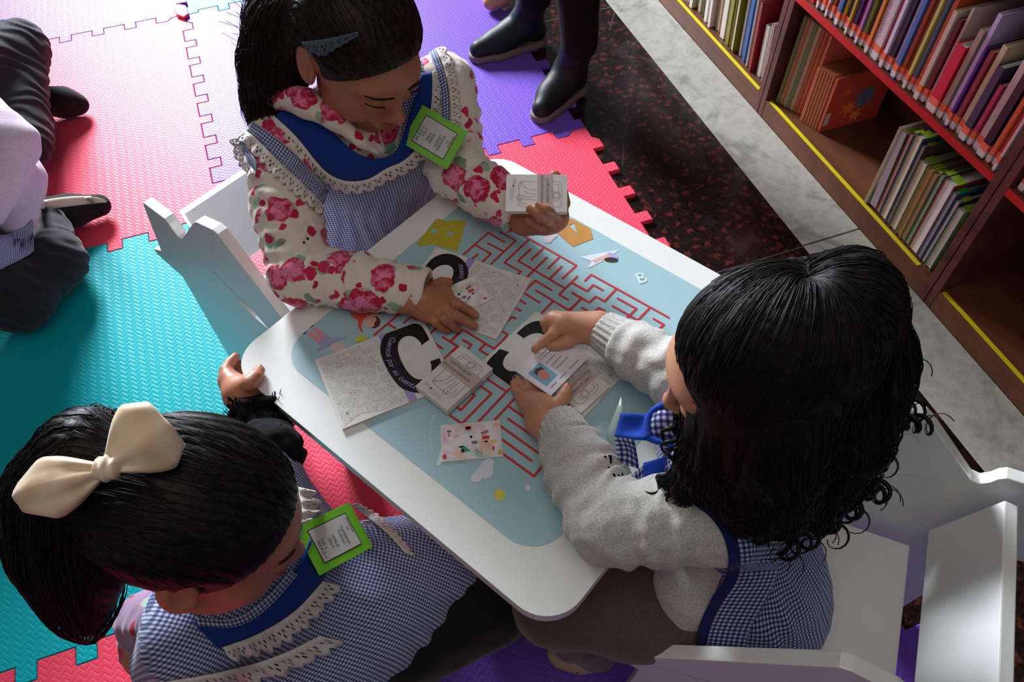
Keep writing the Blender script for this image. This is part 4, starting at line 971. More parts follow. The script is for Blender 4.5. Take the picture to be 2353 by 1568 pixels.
# ================================================================== person: girl in floral hoodie and gingham smock
def rebase(o, base):
    o.data.transform(Matrix.Translation(-Vector(base))); o.location = Vector(base); bpy.context.view_layer.update(); return o
def aw(f, pts): return [at(*f(p[0], p[1]), p[2]) for p in pts]
ID = lambda x, y: (x, y)
def head_fn(c, M, s=1.0):
    c = np.array(c)
    def f(P): return near(P, [c], .105*s, lambda Q: head_local((Q-c)@M/s)*s)
    return f
NAIL = plain((176, 116, 100), 0.35, 0.5, 'nail')
def tips_of(fingers, r, up=(0, 0, 1)):
    out = []
    for pts, rad in fingers:
        d = np.array(pts[-1])-np.array(pts[-2]); out.append((pts[-1], d, up, rad[-1]))
    return out
SK1 = mat_skin((176, 112, 82))
hc1 = np.array([.342, .380, .781]); M1 = frame_of((.322, -.828, -.458), (.20, -.41, .89))
shR, shL, nb = at(640, 325, .630), at(1022, 196, .655), at(795, 235, .680)
# right hand flat on the booklet
wR = at(*z4(850, 130), .532)
palmR = [(p, r) for p, r in zip(aw(z4, [(1130, -20, .528), (1080, 140, .531), (960, 215, .530), (860, 290, .526)]), (.0125, .0125, .0115, .010))]
fingR = [(aw(z4, [(1130, -10, .528), (1390, 155, .529), (1550, 245, .519), (1655, 318, .5145)]), (.0088, .0078, .0068, .0060)),
         (aw(z4, [(1080, 150, .531), (1330, 320, .532), (1510, 420, .521), (1635, 495, .5150)]), (.0090, .0080, .0070, .0062)),
         (aw(z4, [(960, 220, .529), (1150, 370, .532), (1270, 480, .519), (1355, 550, .5085)]), (.0086, .0077, .0066, .0058)),
         (aw(z4, [(860, 300, .524), (1000, 430, .525), (1100, 515, .514), (1190, 575, .5070)]), (.0074, .0066, .0058, .0050)),
         (aw(z4, [(900, 20, .528), (990, -150, .525), (1110, -215, .519), (1215, -225, .5165)]), (.0115, .0100, .0085, .0070))]
# left hand closed round the card pack
zl = tr(1120, 380, .11482)
wL = at(*zl(760, 1080), .552)
palmL = [(p, r) for p, r in zip(aw(zl, [(1450, 1010, .570), (1420, 1090, .566), (1310, 1170, .560), (1150, 1230, .555)]), (.010, .0115, .011, .010))]
fingL = [(aw(zl, [(1450, 1000, .572), (1560, 760, .575), (1500, 420, .590), (1370, 200, .612), (1330, 180, .616)]), (.0085, .0078, .0070, .0066, .006)),
         (aw(zl, [(1420, 1080, .570), (1330, 980, .592), (1160, 890, .6125), (1010, 810, .6155)]), (.0086, .0080, .0072, .0060)),
         (aw(zl, [(1310, 1170, .562), (1170, 1090, .590), (1000, 980, .609), (840, 870, .6135)]), (.0084, .0078, .0070, .0058)),
         (aw(zl, [(1150, 1240, .555), (1010, 1215, .572), (900, 1160, .580), (805, 1110, .584)]), (.0074, .0068, .0062, .0054)),
         (aw(zl, [(1150, 1130, .556), (1380, 1100, .560), (1470, 1040, .571), (1500, 985, .577)]), (.0105, .0090, .0082, .0068))]
elR, elL = at(692, 628, .540), at(1050, 392, .555)
hf1 = head_fn(hc1, M1, 1.06)
def torso1(P, grow=0.0):
    pel = np.array([.285, .470, .340]); ch = (shR+shL)/2+np.array([0, 0, -.070]); lat = (shR-shL)/np.linalg.norm(shR-shL); up = (ch-pel)/np.linalg.norm(ch-pel); M = frame_of(np.cross(up, lat), up)
    d = ell(P, ch, (.118, .088, .105), M); d = smin(d, ell(P, (ch+pel)/2, (.112, .092, .120), M), .05); d = smin(d, ell(P, pel, (.128, .118, .090), M), .05)
    d = smin(d, rc(P, shR*.86+shL*.14, shL*.86+shR*.14, .046, .046), .04); d = smin(d, rc(P, nb-np.array([0, 0, .05]), nb-np.array([0, 0, .02]), .066, .052), .05)
    return d-grow
def body1(P):
    d = hf1(P); d = smin(d, rc(P, hc1+M1@np.array([0, -.022, -.045]), nb+np.array([0, 0, -.03]), .041, .044), .02)
    d = smin(d, torso1(P, -.014), .03)
    d = smin(d, chain(P, [shR, elR, wR], (.036, .028, .0215), .01), .02); d = smin(d, chain(P, [shL, elL, wL], (.036, .028, .0215), .01), .02)
    d = np.minimum(d, near(P, [wR]+[q for f in fingR for q in f[0]], .03, lambda Q: hand(Q, wR, palmR, fingR))); d = np.minimum(d, near(P, [wL]+[q for f in fingL for q in f[0]], .03, lambda Q: hand(Q, wL, palmL, fingL)))
    for s in (1, -1):
        d = smin(d, chain(P, [np.array([.285+.05*s, .47, .335]), np.array([.37+.05*s, .30, .36]), np.array([.39+.06*s, .27, .06])], (.06, .047, .034), .02), .03)
    return d
lo, hi = (.10, .05, .03), (.62, .66, .91)
person1 = sdf_obj('person', body1, lo, hi, .0025, SK1, None, None, lambda V: head_tint((V-hc1)@M1/1.06))
tag(person1, 'girl in floral hoodie and blue-collared gingham smock, looking down at cards', 'person'); rebase(person1, (.30, .45, .28))
K1 = lambda o: sub(o, person1)
K1(nails('fingernails', tips_of(fingR[:4], 0), NAIL, None)); K1(nails('fingernails', tips_of(fingL[1:4], 0, (-.4, .1, 1)), NAIL, None))
def sleeve_fn(pts, rad, seed, amp=.0032, wl=.03, cuff=None):
    A = np.array(pts, float); seg = np.linalg.norm(np.diff(A, axis=0), axis=1)
    def f(P): return near(P, A, max(rad)+.01, g)
    def g(P):
        d = chain(P, A, rad, .012); s = 0
        for i in range(len(A)-1):
            ba = A[i+1]-A[i]; t = np.clip(((P-A[i])@ba)/(ba@ba), 0, 1); s = s+t*seg[i]
        fold = np.sin(s*6.283/wl+wob(P, .09, seed)*2.2)*(0.55+0.45*wob(P, .06, seed+3))
        return d-amp*fold-.0012*wob(P, .022, seed+5)
    return f
slR = sleeve_fn([shR, (shR+elR)/2+np.array([-.006, 0, 0]), elR, (elR+at(975, 672, .536))/2, at(978, 672, .536)], (.050, .050, .046, .041, .034), 1)
slL = sleeve_fn([shL, elL, (elL+at(1195, 492, .558))/2, at(1200, 494, .556)], (.050, .046, .042, .033), 2)
cutR = (at(990, 672, .536)-elR); cutR /= np.linalg.norm(cutR); pcR = at(984, 672, .536); cutL = wL-elL; cutL /= np.linalg.norm(cutL); pcL = at(1196, 490, .558)
hoodpts = [at(600, 225, .66), at(640, 212, .705), at(705, 238, .712), at(770, 276, .700), at(830, 325, .668), at(868, 352, .645)]
def hoodie1(P):
    a = smax(slR(P), (P-pcR)@cutR, .004); b = smax(slL(P), (P-pcL)@cutL, .004)
    d = smin(a, torso1(P, -.003), .02); d = smin(d, b, .02)
    hood = chain(P, hoodpts, (.014, .022, .020, .014, .008, .003), .01)
    neck = rc(P, nb+np.array([0, 0, -.02]), hc1+M1@np.array([0, -.02, -.06]), .050, .046)
    d = smin(d, smax(hood, -neck, .006), .012)
    d = smax(d, -smax(rc(P, pcR+cutR*.03, pcR-cutR*.025, .028, .028), -(P-pcR)@cutR-.03, .002), .003)
    return smax(d, .31-P[:, 2], .004)
h1 = K1(sdf_obj('hoodie', hoodie1, (.09, .08, .29), (.60, .62, .80), .0032, FLORAL, None)); h1['label'] = 'cream fleece hoodie with pink roses'
zipm = plain((196, 188, 176), 0.5, 0.4)
def smock1(P):
    d = torso1(P, .003)+.0018*wob(P, .07, 9)-.0016*np.sin((P@np.array([.9, .2, 0]))*6.283/.022+wob(P, .1, 4)*2)*np.clip((.58-P[:, 2])/.12, 0, 1)
    fw = np.array([.12, -.99, 0]); c = nb+fw*.020
    q = ell(P, c, (.074, .088, .10), frame_of(fw, (0, 0, 1))); d = smax(d, -q, .006)
    for s, e in ((shR, elR), (shL, elL)): d = smax(d, -rc(P, s+(s-(shR+shL)/2)*.12, e, .050, .052), .006)
    sk = chain(P, [np.array([.285, .47, .36]), np.array([.20, .40, .33]), np.array([.215, .365, .30])], (.10, .07, .045), .03)
    return smin(d, sk, .05)
lat1 = (shL-shR)/np.linalg.norm(shL-shR); up1 = np.array([.05, -.05, 1.0]); fw1 = np.cross(up1, lat1); cen1 = (shR+shL)/2
def guv1(V):
    L = V-cen1; th = np.arctan2(L@lat1, -(L@np.cross(lat1, up1)*-1)*-1+0.10); return np.stack([L@lat1, L[:, 2]*1.0-(L@np.cross(lat1, up1))*.55, th*0], 1)
s1 = K1(sdf_obj('smock', smock1, (.07, .20, .27), (.58, .66, .74), .0032, GING, None, guv1)); s1['label'] = 'blue and white gingham smock'
base1 = lambda P: np.minimum(torso1(P, .004), hoodie1(P))
# collar and lace traced on the chest
CI = [(650, 232), (700, 258), (760, 300), (810, 348), (845, 364), (880, 366), (915, 348), (932, 300), (950, 240), (968, 170)]
CO = [(606, 248), (645, 279), (688, 321), (728, 375), (756, 403), (795, 419), (848, 415), (888, 386), (930, 372), (972, 325), (992, 250), (994, 165)]
K1(band('blue_collar', lambda P: torso1(P, .006), CI, CO, 70, 7, BLUE, None, .002, .003))
LO = [(578, 284), (634, 321), (671, 350), (714, 398), (754, 432), (800, 448), (852, 442), (893, 416), (942, 400), (996, 345), (1016, 250), (1014, 155)]
K1(band('lace_trim', lambda P: torso1(P, .006), CO, LO, 240, 5, LACE, None, .0045, .0012, .35, 24))
b1f = lambda P: np.minimum(np.minimum(torso1(P, .006), slR(P)), slL(P))
GA = [(584, 280), (634, 316), (671, 345), (714, 393), (756, 434)]; GB = [(566, 300), (592, 318), (622, 350), (662, 388), (714, 436), (742, 470)]
K1(band('smock_strap', b1f, GA, GB, 50, 4, GING, None, .005, .002))
K1(band('smock_strap', b1f, [(556, 306), (566, 340), (590, 372)], [(546, 318), (560, 358), (588, 398)], 30, 3, GING, None, .004, .002))
K1(band('lace_trim', b1f, [(546, 318), (560, 358), (588, 398)], [(528, 318), (540, 372), (580, 415)], 60, 4, LACE, None, .005, .0012, .3, 6, .002))
LB = [(528, 318), (560, 385), (610, 440), (668, 490), (738, 560)]
LB = [(530, 322), (572, 382), (640, 430), (700, 462), (745, 480)]
K1(band('lace_trim', b1f, [(564, 300), (590, 318), (620, 350), (660, 388), (712, 436), (742, 470)], [(545, 318), (566, 340), (596, 372), (640, 416), (694, 462), (740, 496)], 150, 5, LACE, None, .006, .0012, .35, 12, .002))
K1(band('lace_trim', b1f, [(1000, 112), (1020, 150), (1034, 215), (1036, 290)], [(1022, 106), (1044, 148), (1058, 214), (1060, 290)], 110, 5, LACE, None, .006, .0012, .35, 10, .002))
K1(band('smock_strap', b1f, [(986, 122), (1006, 172), (1016, 240), (1010, 330)], [(1002, 112), (1022, 165), (1036, 235), (1038, 320)], 40, 4, GING, None, .004, .002))
# zip of the hoodie
K1(band('zip', lambda P: hoodie1(P), [(868, 300), (874, 325), (884, 352)], [(872, 298), (879, 324), (889, 351)], 14, 2, zipm, None, .001, .001))
# badge pinned over the chest
zg = tr(920, 220, .12121); BQ = [zg(485, 100), zg(1220, 765), zg(855, 1460), zg(40, 825)]
bz = (.675, .640, .600, .640); B3 = [at(*p, z) for p, z in zip(BQ, bz)]
badge([B3[3], B3[0], B3[1], B3[2]], person1, BTXT)
# face details
DARK = plain((46, 28, 24), 0.6, 0.3, 'brow')
K1(band('eyebrow', hf1, [(836, 220), (866, 229), (908, 226)], [(838, 223), (866, 233), (904, 229)], 14, 3, DARK, None, .0006, .0008))
K1(band('eyebrow', hf1, [(938, 206), (954, 193), (968, 184)], [(941, 210), (957, 198), (970, 188)], 10, 3, DARK, None, .0006, .0008))
K1(band('eyelashes', hf1, [(838, 237), (858, 246), (884, 247)], [(837, 239), (858, 249), (886, 249)], 14, 3, DARK, None, .0006, .0008))
K1(band('eyelashes', hf1, [(944, 214), (958, 205), (970, 199)], [(945, 218), (960, 209), (972, 202)], 10, 3, DARK, None, .0006, .0008))
# hair
hb1 = [hc1+M1@np.array([0, -.075, .01]), at(665, 60, .790), at(630, 150, .735), at(606, 235, .680), at(592, 285, .645)]
def hair1(P):
    L = (P-hc1)@M1; c = ell(L, (0, -.016, .031), (.0830, .101, .082)); c = smax(c, L[:, 1]*.75-L[:, 2]*.66-.022, .010)
    c = smax(c, -rc(L, (.081, .004, -.02), (.081, -.004, .014), .017, .017), .006)
    d = smin(c, chain(P, hb1, (.058, .056, .044, .026, .010), .02), .03)
    return d-.0006*np.sin(L[:, 0]*700+wob(P, .05, 2)*3)
K1(sdf_obj('hair', hair1, (.10, .25, .60), (.50, .72, .93), .003, HAIRB, None))
tie1 = hc1+M1@np.array([0, -.085, .055])
def flow1(P):
    L = (P-hc1)@M1; a = tie1-P; a /= np.linalg.norm(a, axis=1)[:, None]+1e-9; w = np.clip((-.03-L[:, 1])/.05, 0, 1)[:, None]
    dn = np.array(hb1[-1])-np.array(hb1[1]); dn = dn/np.linalg.norm(dn)
    return a*(1-w)+dn*w
rng = np.random.default_rng(11); st = rng.normal(size=(1500, 3)); st[:, 1] = st[:, 1]*.7; st[:, 2] = np.abs(st[:, 2]); st /= np.linalg.norm(st, axis=1)[:, None]
S1 = hc1+(st*np.array([.087, .105, .087])+np.array([0, -.01, .03]))@M1.T; S1 = project(hair1, S1); Lq = (S1-hc1)@M1; S1 = S1[Lq[:, 1]*.75-Lq[:, 2]*.66 < .019]
K1(strands('hair_strands', hair1, S1, flow1, 16, .0075, HAIRB, None, .0006, (0, .0014), 3))
S2 = np.array(hb1[1])+rng.normal(size=(500, 3))*np.array([.035, .03, .03]); K1(strands('hair_strands', hair1, S2, lambda P: np.array(hb1[-1])-P*1.0+np.array([0, 0, -.05]), 26, .0085, HAIRB, None, .0006, (.0, .006), 5, None, lambda P, s: np.full(len(P), .7)))
CLIP = mat_lace((70, 84, 96))
K1(band('hair_clip', hair1, [(694, 96), (730, 92), (770, 86), (824, 72)], [(706, 118), (738, 136), (776, 112), (822, 84)], 60, 6, CLIP, None, .003, .0016, .25, 7, .002))
# card pack in her left hand
TL, TR_, BR_, BL = [at(*zl(*p), z) for p, z in (((480, 225), .622), ((1660, 250), .622), ((1500, 890), .604), ((335, 890), .604))]
ey = (TL-BL)+(TR_-BR_); ex = (TR_-TL)+(BR_-BL); ex /= np.linalg.norm(ex); nn = np.cross(ex, ey); nn /= np.linalg.norm(nn); ey = np.cross(nn, ex); cc = (TL+TR_+BR_+BL)/4
hf = (tuple(cc-ex*.045+ey*.030), tuple(-ey), tuple(ex), tuple(nn))
card_pack(hf, .060, .090, 3, 'banded white card pack held up in the left hand of the girl in florals')

# ================================================================== person: girl in grey knit with long curly black hair
SK2 = mat_skin((196, 138, 108))
hc2 = at(1752, 838, .765); M2 = frame_of((-.87, .32, -.38), (-.36, .13, .92))
sL2, sR2, nb2 = np.array([.545, -.350, .585]), np.array([.700, -.165, .600]), np.array([.632, -.262, .635])
f2v = np.array([-.743, .669, 0]); r2v = np.array([.669, .743, 0]); pel2 = np.array([.616, -.360, .365])
zr = tr(1120, 680, .19127)
# right hand pointing at the identity card
w2R = at(*zr(1330, 400), .548)
palm2R = [(p, r) for p, r in zip(aw(zr, [(905, 330, .556), (800, 300, .553), (830, 330, .543), (880, 400, .534)]), (.0120, .0105, .0105, .0100))]
fing2R = [(aw(zr, [(905, 335, .558), (790, 460, .552), (660, 570, .541), (568, 640, .5365)]), (.0090, .0078, .0068, .0056)),
          (aw(zr, [(800, 305, .553), (700, 320, .547), (720, 400, .536), (800, 440, .534)]), (.0085, .0080, .0072, .0062)),
          (aw(zr, [(830, 330, .543), (720, 370, .536), (760, 440, .529), (850, 470, .530)]), (.0082, .0076, .0068, .0060)),
          (aw(zr, [(880, 400, .534), (800, 440, .528), (850, 490, .527), (920, 500, .530)]), (.0072, .0066, .0060, .0054)),
          (aw(zr, [(1080, 480, .540), (950, 550, .538), (850, 585, .537), (762, 605, .5365)]), (.0115, .0100, .0085, .0066))]
# left hand under the booklet, thumb on top
w2L = at(*zr(690, 1500), .528)
palm2L = [(p, r) for p, r in zip(aw(zr, [(470, 1270, .515), (530, 1290, .515), (620, 1300, .516), (720, 1310, .518)]), (.0105, .0110, .0110, .0105))]
fing2L = [(aw(zr, [(470, 1270, .515), (395, 1190, .514), (340, 1120, .513), (320, 1050, .512)]), (.0088, .0078, .0068, .0058)),
          (aw(zr, [(530, 1290, .513), (460, 1170, .511), (400, 1070, .5105), (370, 1000, .510)]), (.0086, .0076, .0066, .0056)),
          (aw(zr, [(620, 1300, .513), (560, 1180, .511), (510, 1080, .5105), (470, 1010, .510)]), (.0084, .0074, .0064, .0054)),
          (aw(zr, [(720, 1310, .513), (670, 1200, .511), (630, 1120, .5105), (600, 1060, .510)]), (.0072, .0064, .0056, .0050)),
          (aw(zr, [(740, 1400, .525), (860, 1300, .533), (925, 1200, .536), (958, 1115, .5345)]), (.0130, .0108, .0092, .0074))]
e2L, e2R = at(1400, 1205, .552), at(1560, 868, .560)
hf2 = head_fn(hc2, M2, 1.04)
def torso2(P, grow=0.0):
    ch = (sL2+sR2)/2+np.array([0, 0, -.055]); up = ch-pel2; up /= np.linalg.norm(up); M = frame_of(np.cross(up, (sR2-sL2)), up)
    d = ell(P, ch, (.118, .084, .105), M); d = smin(d, ell(P, (ch+pel2)/2, (.112, .096, .12), M), .05); d = smin(d, ell(P, pel2, (.118, .100, .085), M), .05)
    d = smin(d, rc(P, sL2*.86+sR2*.14, sR2*.86+sL2*.14, .044, .044), .04); return smin(d, rc(P, nb2-np.array([0, 0, .05]), nb2, .062, .046), .04)-grow
kn = [at(1275, 1385, .335), at(1400, 1300, .335)]; ank = [at(1370, 1490, .075), at(1430, 1420, .08)]; hips = [pel2-r2v*.055+f2v*.02+np.array([0, 0, .0]), pel2+r2v*.055+f2v*.02]
toe = [at(1292, 1500, .030), at(1400, 1440, .03)]
def body2(P):
    d = hf2(P); d = smin(d, rc(P, hc2+M2@np.array([0, -.022, -.045]), nb2+np.array([0, 0, -.03]), .041, .044), .02); d = smin(d, torso2(P, -.016), .03)
    d = smin(d, chain(P, [sL2, e2L, w2L], (.034, .027, .021), .01), .02); d = smin(d, chain(P, [sR2, e2R, w2R], (.034, .027, .021), .01), .02)
    d = np.minimum(d, near(P, [w2R]+[q for f in fing2R for q in f[0]], .03, lambda Q: hand(Q, w2R, palm2R, fing2R, .020))); d = np.minimum(d, near(P, [w2L]+[q for f in fing2L for q in f[0]], .03, lambda Q: hand(Q, w2L, palm2L, fing2L, .021)))
    for i in range(2): d = smin(d, near(P, [hips[i], kn[i], ank[i]], .07, lambda Q: chain(Q, [hips[i], kn[i], ank[i]], (.055, .042, .026), .02)), .02)
    return d
person2 = sdf_obj('person', body2, (.34, -.56, .03), (.84, .06, .90), .0026, SK2, None, None, lambda V: head_tint((V-hc2)@M2/1.04))
tag(person2, 'girl in grey knit with long curly black hair, pointing at a card', 'person'); rebase(person2, (.64, -.38, .28)); K2 = lambda o: sub(o, person2)
K2(nails('fingernails', [fing2R[0]] and tips_of([fing2R[0], fing2R[4]], 0), NAIL, None)); K2(nails('fingernails', tips_of([fing2L[4]], 0), NAIL, None))
KNIT = Mat('grey_knit', (176, 172, 168), 0.92, 0.15, 0.3); _n = KNIT.noise(420, 3); _q = KNIT.noise(24, 3)
KNIT.color(KNIT.mix(_n.smooth(0.35, 0.65)*0.55, (202, 198, 192), (152, 146, 140))); KNIT.bump(KNIT.noise(520, 2), 0.5, 0.0012); KNIT = KNIT.m
def ribbed(fn, p, ax, length, r, n):
    """ribbed cuff: tapering tube of the given length behind plane point p along axis ax"""
    ax = np.array(ax)/np.linalg.norm(ax); a = np.cross(ax, [0.2, 0.1, 1]); a /= np.linalg.norm(a); b = np.cross(ax, a)
    def f(P):
        L = P-p; t = L@ax; th = np.arctan2(L@b, L@a); d = np.linalg.norm(L-t[:, None]*ax, axis=1)-r-np.clip(-t/length, 0, 1)*.005-.0011*np.cos(th*n)
        d = smax(d, t, .003); d = smax(d, -t-length, .004); inner = np.linalg.norm(L-t[:, None]*ax, axis=1)-r+.004
        return smax(d, -smax(inner, -t-.03, .001), .002)
    return lambda P: near(P, [p, p-ax*length], r+.015, f)
cl, cr = at(1278, 968, .527), at(1382, 758, .548); axL = cl-e2L; axL /= np.linalg.norm(axL); axR = cr-e2R; axR /= np.linalg.norm(axR)
kslL = sleeve_fn([sL2, (sL2+e2L)/2+np.array([0, 0, .004]), e2L, (e2L*.5+cl*.5), cl-axL*.032], (.047, .049, .048, .044, .036), 11, .0042, .034)
kslR = sleeve_fn([sR2, e2R, (e2R+cr)/2, cr-axR*.032], (.046, .043, .038, .033), 12, .0030, .032)
def knit2(P):
    d = smin(smax(kslL(P), (P-(cl-axL*.030))@axL, .004), torso2(P, -.002)+.002*wob(P, .05, 3), .02); d = smin(d, smax(kslR(P), (P-(cr-axR*.030))@axR, .004), .02)
    hem = near(P, [at(1560, 1400, .38), at(1530, 1440, .33)], .08, lambda Q: chain(Q, [at(1590, 1350, .42), at(1560, 1420, .37), at(1535, 1455, .335)], (.05, .036, .020), .02)); d = smin(d, hem, .02)
    d = smax(d, -rc(P, nb2, hc2+M2@np.array([0, -.02, -.06]), .047, .044), .004)
    return smax(d, .31-P[:, 2], .01)
c2 = K2(sdf_obj('cardigan', knit2, (.36, -.58, .29), (.84, .02, .70), .0033, KNIT, None)); c2['label'] = 'light grey knit cardigan'
K2(sdf_obj('cuff', ribbed(None, cl, axL, .036, .0300, 24), cl-.07, cl+.06, .0018, KNIT, None)); K2(sdf_obj('cuff', ribbed(None, cr, axR, .036, .0275, 22), cr-.07, cr+.06, .0018, KNIT, None))
PANT = mat_cloth('taupe_trousers', (98, 80, 72), (80, 64, 58), 260, .25)
def pants2(P):
    d = None
    for i in range(2):
        e = near(P, [hips[i], kn[i], ank[i]], .09, lambda Q: chain(Q, [hips[i], (hips[i]+kn[i])/2, kn[i], (kn[i]+ank[i])/2, ank[i]], (.070, .068, .056, .046, .038), .02)); d = e if d is None else smin(d, e, .02)
    d = smin(d, ell(P, pel2-np.array([0, 0, .02]), (.115, .115, .065)), .03)
    return smax(d, .284-P[:, 2]-np.clip((P-pel2)@f2v-.08, 0, 1)*9, .008)+.0016*wob(P, .04, 8)
K2(sdf_obj('trousers', pants2, (.28, -.60, .05), (.84, -.15, .50), .004, PANT, None))
SHOE = Mat('printed_shoe', (190, 160, 134), 0.7, 0.3); _v = SHOE.vor(70); SHOE.color(SHOE.mix(X(SHOE.nt, _v.outputs['Distance']).lt(0.22), (196, 166, 140), (150, 30, 40))); SHOE = SHOE.m; SOLE = plain((206, 184, 160), 0.7)
for i in range(2):
    def shoe(P, i=i):
        d = chain(P, [ank[i]-np.array([0, 0, .03]), (ank[i]+toe[i])/2-np.array([0, 0, .012]), toe[i]], (.030, .030, .026), .02); return smax(d, .008-P[:, 2], .003)
    a, b = bounds([ank[i], toe[i]], .06); K2(sdf_obj('shoe', shoe, a, b, .003, SHOE, None))
def smock2(P):
    d = torso2(P, .004)+.002*wob(P, .08, 5)-.0018*np.sin((P@r2v)*6.283/.026+wob(P, .1, 6)*2.4)*np.clip((.52-P[:, 2])/.12, 0, 1)
    sk = ell(P, pel2-f2v*.01-np.array([0, 0, .035]), (.122, .122, .070)); d = smin(d, sk, .05)
    L = P-pel2; front = (L@f2v)-.035-np.clip((P[:, 2]-.50)/.1, 0, 1)*.2; d = smax(d, np.minimum(front, .1), .004)
    d = smax(d, -rc(P, sL2+(sL2-sR2)*.18, e2L, .052, .052), .006); d = smax(d, -rc(P, sR2+(sR2-sL2)*.18, e2R, .050, .05), .006)
    return smax(smax(d, .2835-P[:, 2], .003), -rc(P, nb2-np.array([0, 0, .01]), nb2+np.array([0, 0, .1]), .052, .06), .004)
def guv2(V): L = V-pel2; th = np.arctan2(L@r2v, -(L@f2v)+.03); return np.stack([th*.13, L[:, 2], th*0], 1)
s2 = K2(sdf_obj('smock', smock2, (.40, -.62, .27), (.88, -.05, .68), .0034, GINGD, None, guv2)); s2['label'] = 'dark blue gingham smock with navy trim'
sm2 = lambda P: np.minimum(np.minimum(torso2(P, .008), smock2(P)), knit2(P))
K2(band('smock_yoke', sm2, [(1615, 1140), (1668, 1180), (1700, 1245), (1704, 1325), (1660, 1385), (1632, 1440), (1622, 1492)], [(1700, 1120), (1760, 1170), (1790, 1240), (1790, 1320), (1750, 1400), (1720, 1450), (1710, 1500)], 44, 8, GINGD, None, .0035, .002))
K2(band('navy_trim', sm2, [(1592, 1158), (1640, 1192), (1672, 1250), (1676, 1320), (1640, 1368)], [(1622, 1152), (1672, 1188), (1702, 1250), (1704, 1330), (1664, 1386)], 40, 4, NAVY, None, .002, .003))
K2(band('navy_trim', sm2, [(1640, 1366), (1618, 1410), (1602, 1450), (1598, 1488)], [(1664, 1384), (1644, 1420), (1630, 1460), (1626, 1494)], 26, 4, NAVY, None, .002, .003))
def quad_sheet(name, pts, mat, th=.002, n=8, bulge=0.0, guvscale=1.0):
    a, b, c, d = [at(p[0], p[1], p[2]) for p in pts]; u = np.linspace(0, 1, n)[:, None, None]; v = np.linspace(0, 1, n)[None, :, None]
    G = (a*(1-u)+b*u)*(1-v)+(d*(1-u)+c*u)*v; nn = np.cross(b-a, d-a); nn /= np.linalg.norm(nn); G = G+nn*(bulge*np.sin(u*math.pi)*np.sin(v*math.pi))
    w, h = np.linalg.norm(b-a), np.linalg.norm(d-a); g = np.zeros((n, n, 3)); g[..., 0] = (u*w)[..., 0]+0*v[..., 0]; g[..., 1] = (v*h)[..., 0]+0*u[..., 0]
    return sheet(name, G, th, mat, None, g)
K2(quad_sheet('blue_collar', [(1426, 950, .592), (1492, 952, .606), (1486, 1012, .598), (1412, 1004, .585)], ROYAL, .003, 8, .008))
K2(quad_sheet('collar_flap', [(1412, 1004, .585), (1456, 1010, .592), (1468, 1078, .566), (1420, 1062, .562)], GINGD, .002, 8, .008))
K2(quad_sheet('gingham_front', [(1494, 944, .607), (1548, 926, .622), (1560, 1016, .606), (1488, 1004, .598)], GINGD, .003, 8, -.01))
tb = [at(x, y, z) for x, y, z in ((1490, 1008, .600), (1486, 965, .606), (1502, 940, .612), (1545, 924, .626), (1575, 926, .632))]; K2(tubes('blue_piping', [smooth_path(tb, 20)], .0042, ROYAL, None, 8))
tb = [at(x, y, z) for x, y, z in ((1488, 1006, .599), (1520, 1018, .602), (1562, 1022, .608), (1600, 1030, .612))]; K2(tubes('blue_piping', [smooth_path(tb, 20)], .0042, ROYAL, None, 8))
K2(quad_sheet('undershirt', [(1546, 958, .612), (1590, 940, .626), (1600, 1024, .612), (1548, 1016, .603)], FLORAL, .003, 8, .006))
K2(quad_sheet('blue_collar', [(1478, 1064, .585), (1606, 1036, .606), (1612, 1136, .590), (1482, 1134, .570)], ROYAL, .003, 8, .012))
K2(quad_sheet('gingham_front', [(1446, 1098, .566), (1484, 1064, .582), (1486, 1140, .566), (1450, 1140, .556)], GINGD, .003, 8, .004))
lac = Mat('badge_sleeve', (190, 210, 200), 0.2, 0.5); lac.b.inputs['Transmission Weight'].default_value = 0.35; lac = lac.m
b2 = K2(quad_sheet('badge_sleeve', [(1428, 912, .582), (1440, 1050, .545), (1412, 1072, .532), (1392, 1002, .545)], lac, .001, 4)); b2['label'] = 'clear plastic badge seen from the back'
K2(quad_sheet('name_badge', [(1412, 1072, .534), (1440, 1062, .540), (1452, 1088, .534), (1424, 1094, .528)], plain((206, 236, 206), .5), .001, 4))
# hair: half tied up, heavy and curly at the ends
tie2 = at(1836, 668, .838)
back2 = [at(1852, 700, .826), at(1938, 705, .824), at(1960, 830, .740), at(1920, 990, .680), at(1860, 1110, .630), at(1805, 1190, .590)]
side2 = [at(1760, 800, .800), at(1760, 950, .735), at(1745, 1080, .680), at(1740, 1150, .650)]
left2 = [at(1680, 940, .735), at(1640, 1060, .670), at(1570, 1120, .635)]
def hair2(P):
    L = (P-hc2)@M2; c = ell(L, (0, -.016, .026), (.081, .096, .079)); c = smax(c, L[:, 1]*.80-L[:, 2]*.60-.033, .010)
    d = smin(c, chain(P, back2, (.026, .052, .056, .052, .040, .020), .02), .022); d = smin(d, chain(P, side2, (.060, .064, .056, .034), .02), .03); d = smin(d, chain(P, left2, (.044, .034, .016), .02), .02)
    d = smax(d, -rc(P, tie2+np.array([0, 0, .041]), tie2+np.array([.03, .06, .066]), .018, .026), .012)
    return d-.0022*np.sin((P@np.array([.7, .6, -.4]))*6.283/.013+wob(P, .06, 7)*3.2)*np.clip((.80-P[:, 2])/.1, 0.15, 1)-.003*wob(P, .035, 5)*np.clip((.76-P[:, 2])/.1, 0, 1)
K2(sdf_obj('hair', hair2, (.34, -.58, .54), (.84, .0, .93), .0032, HAIR, None))
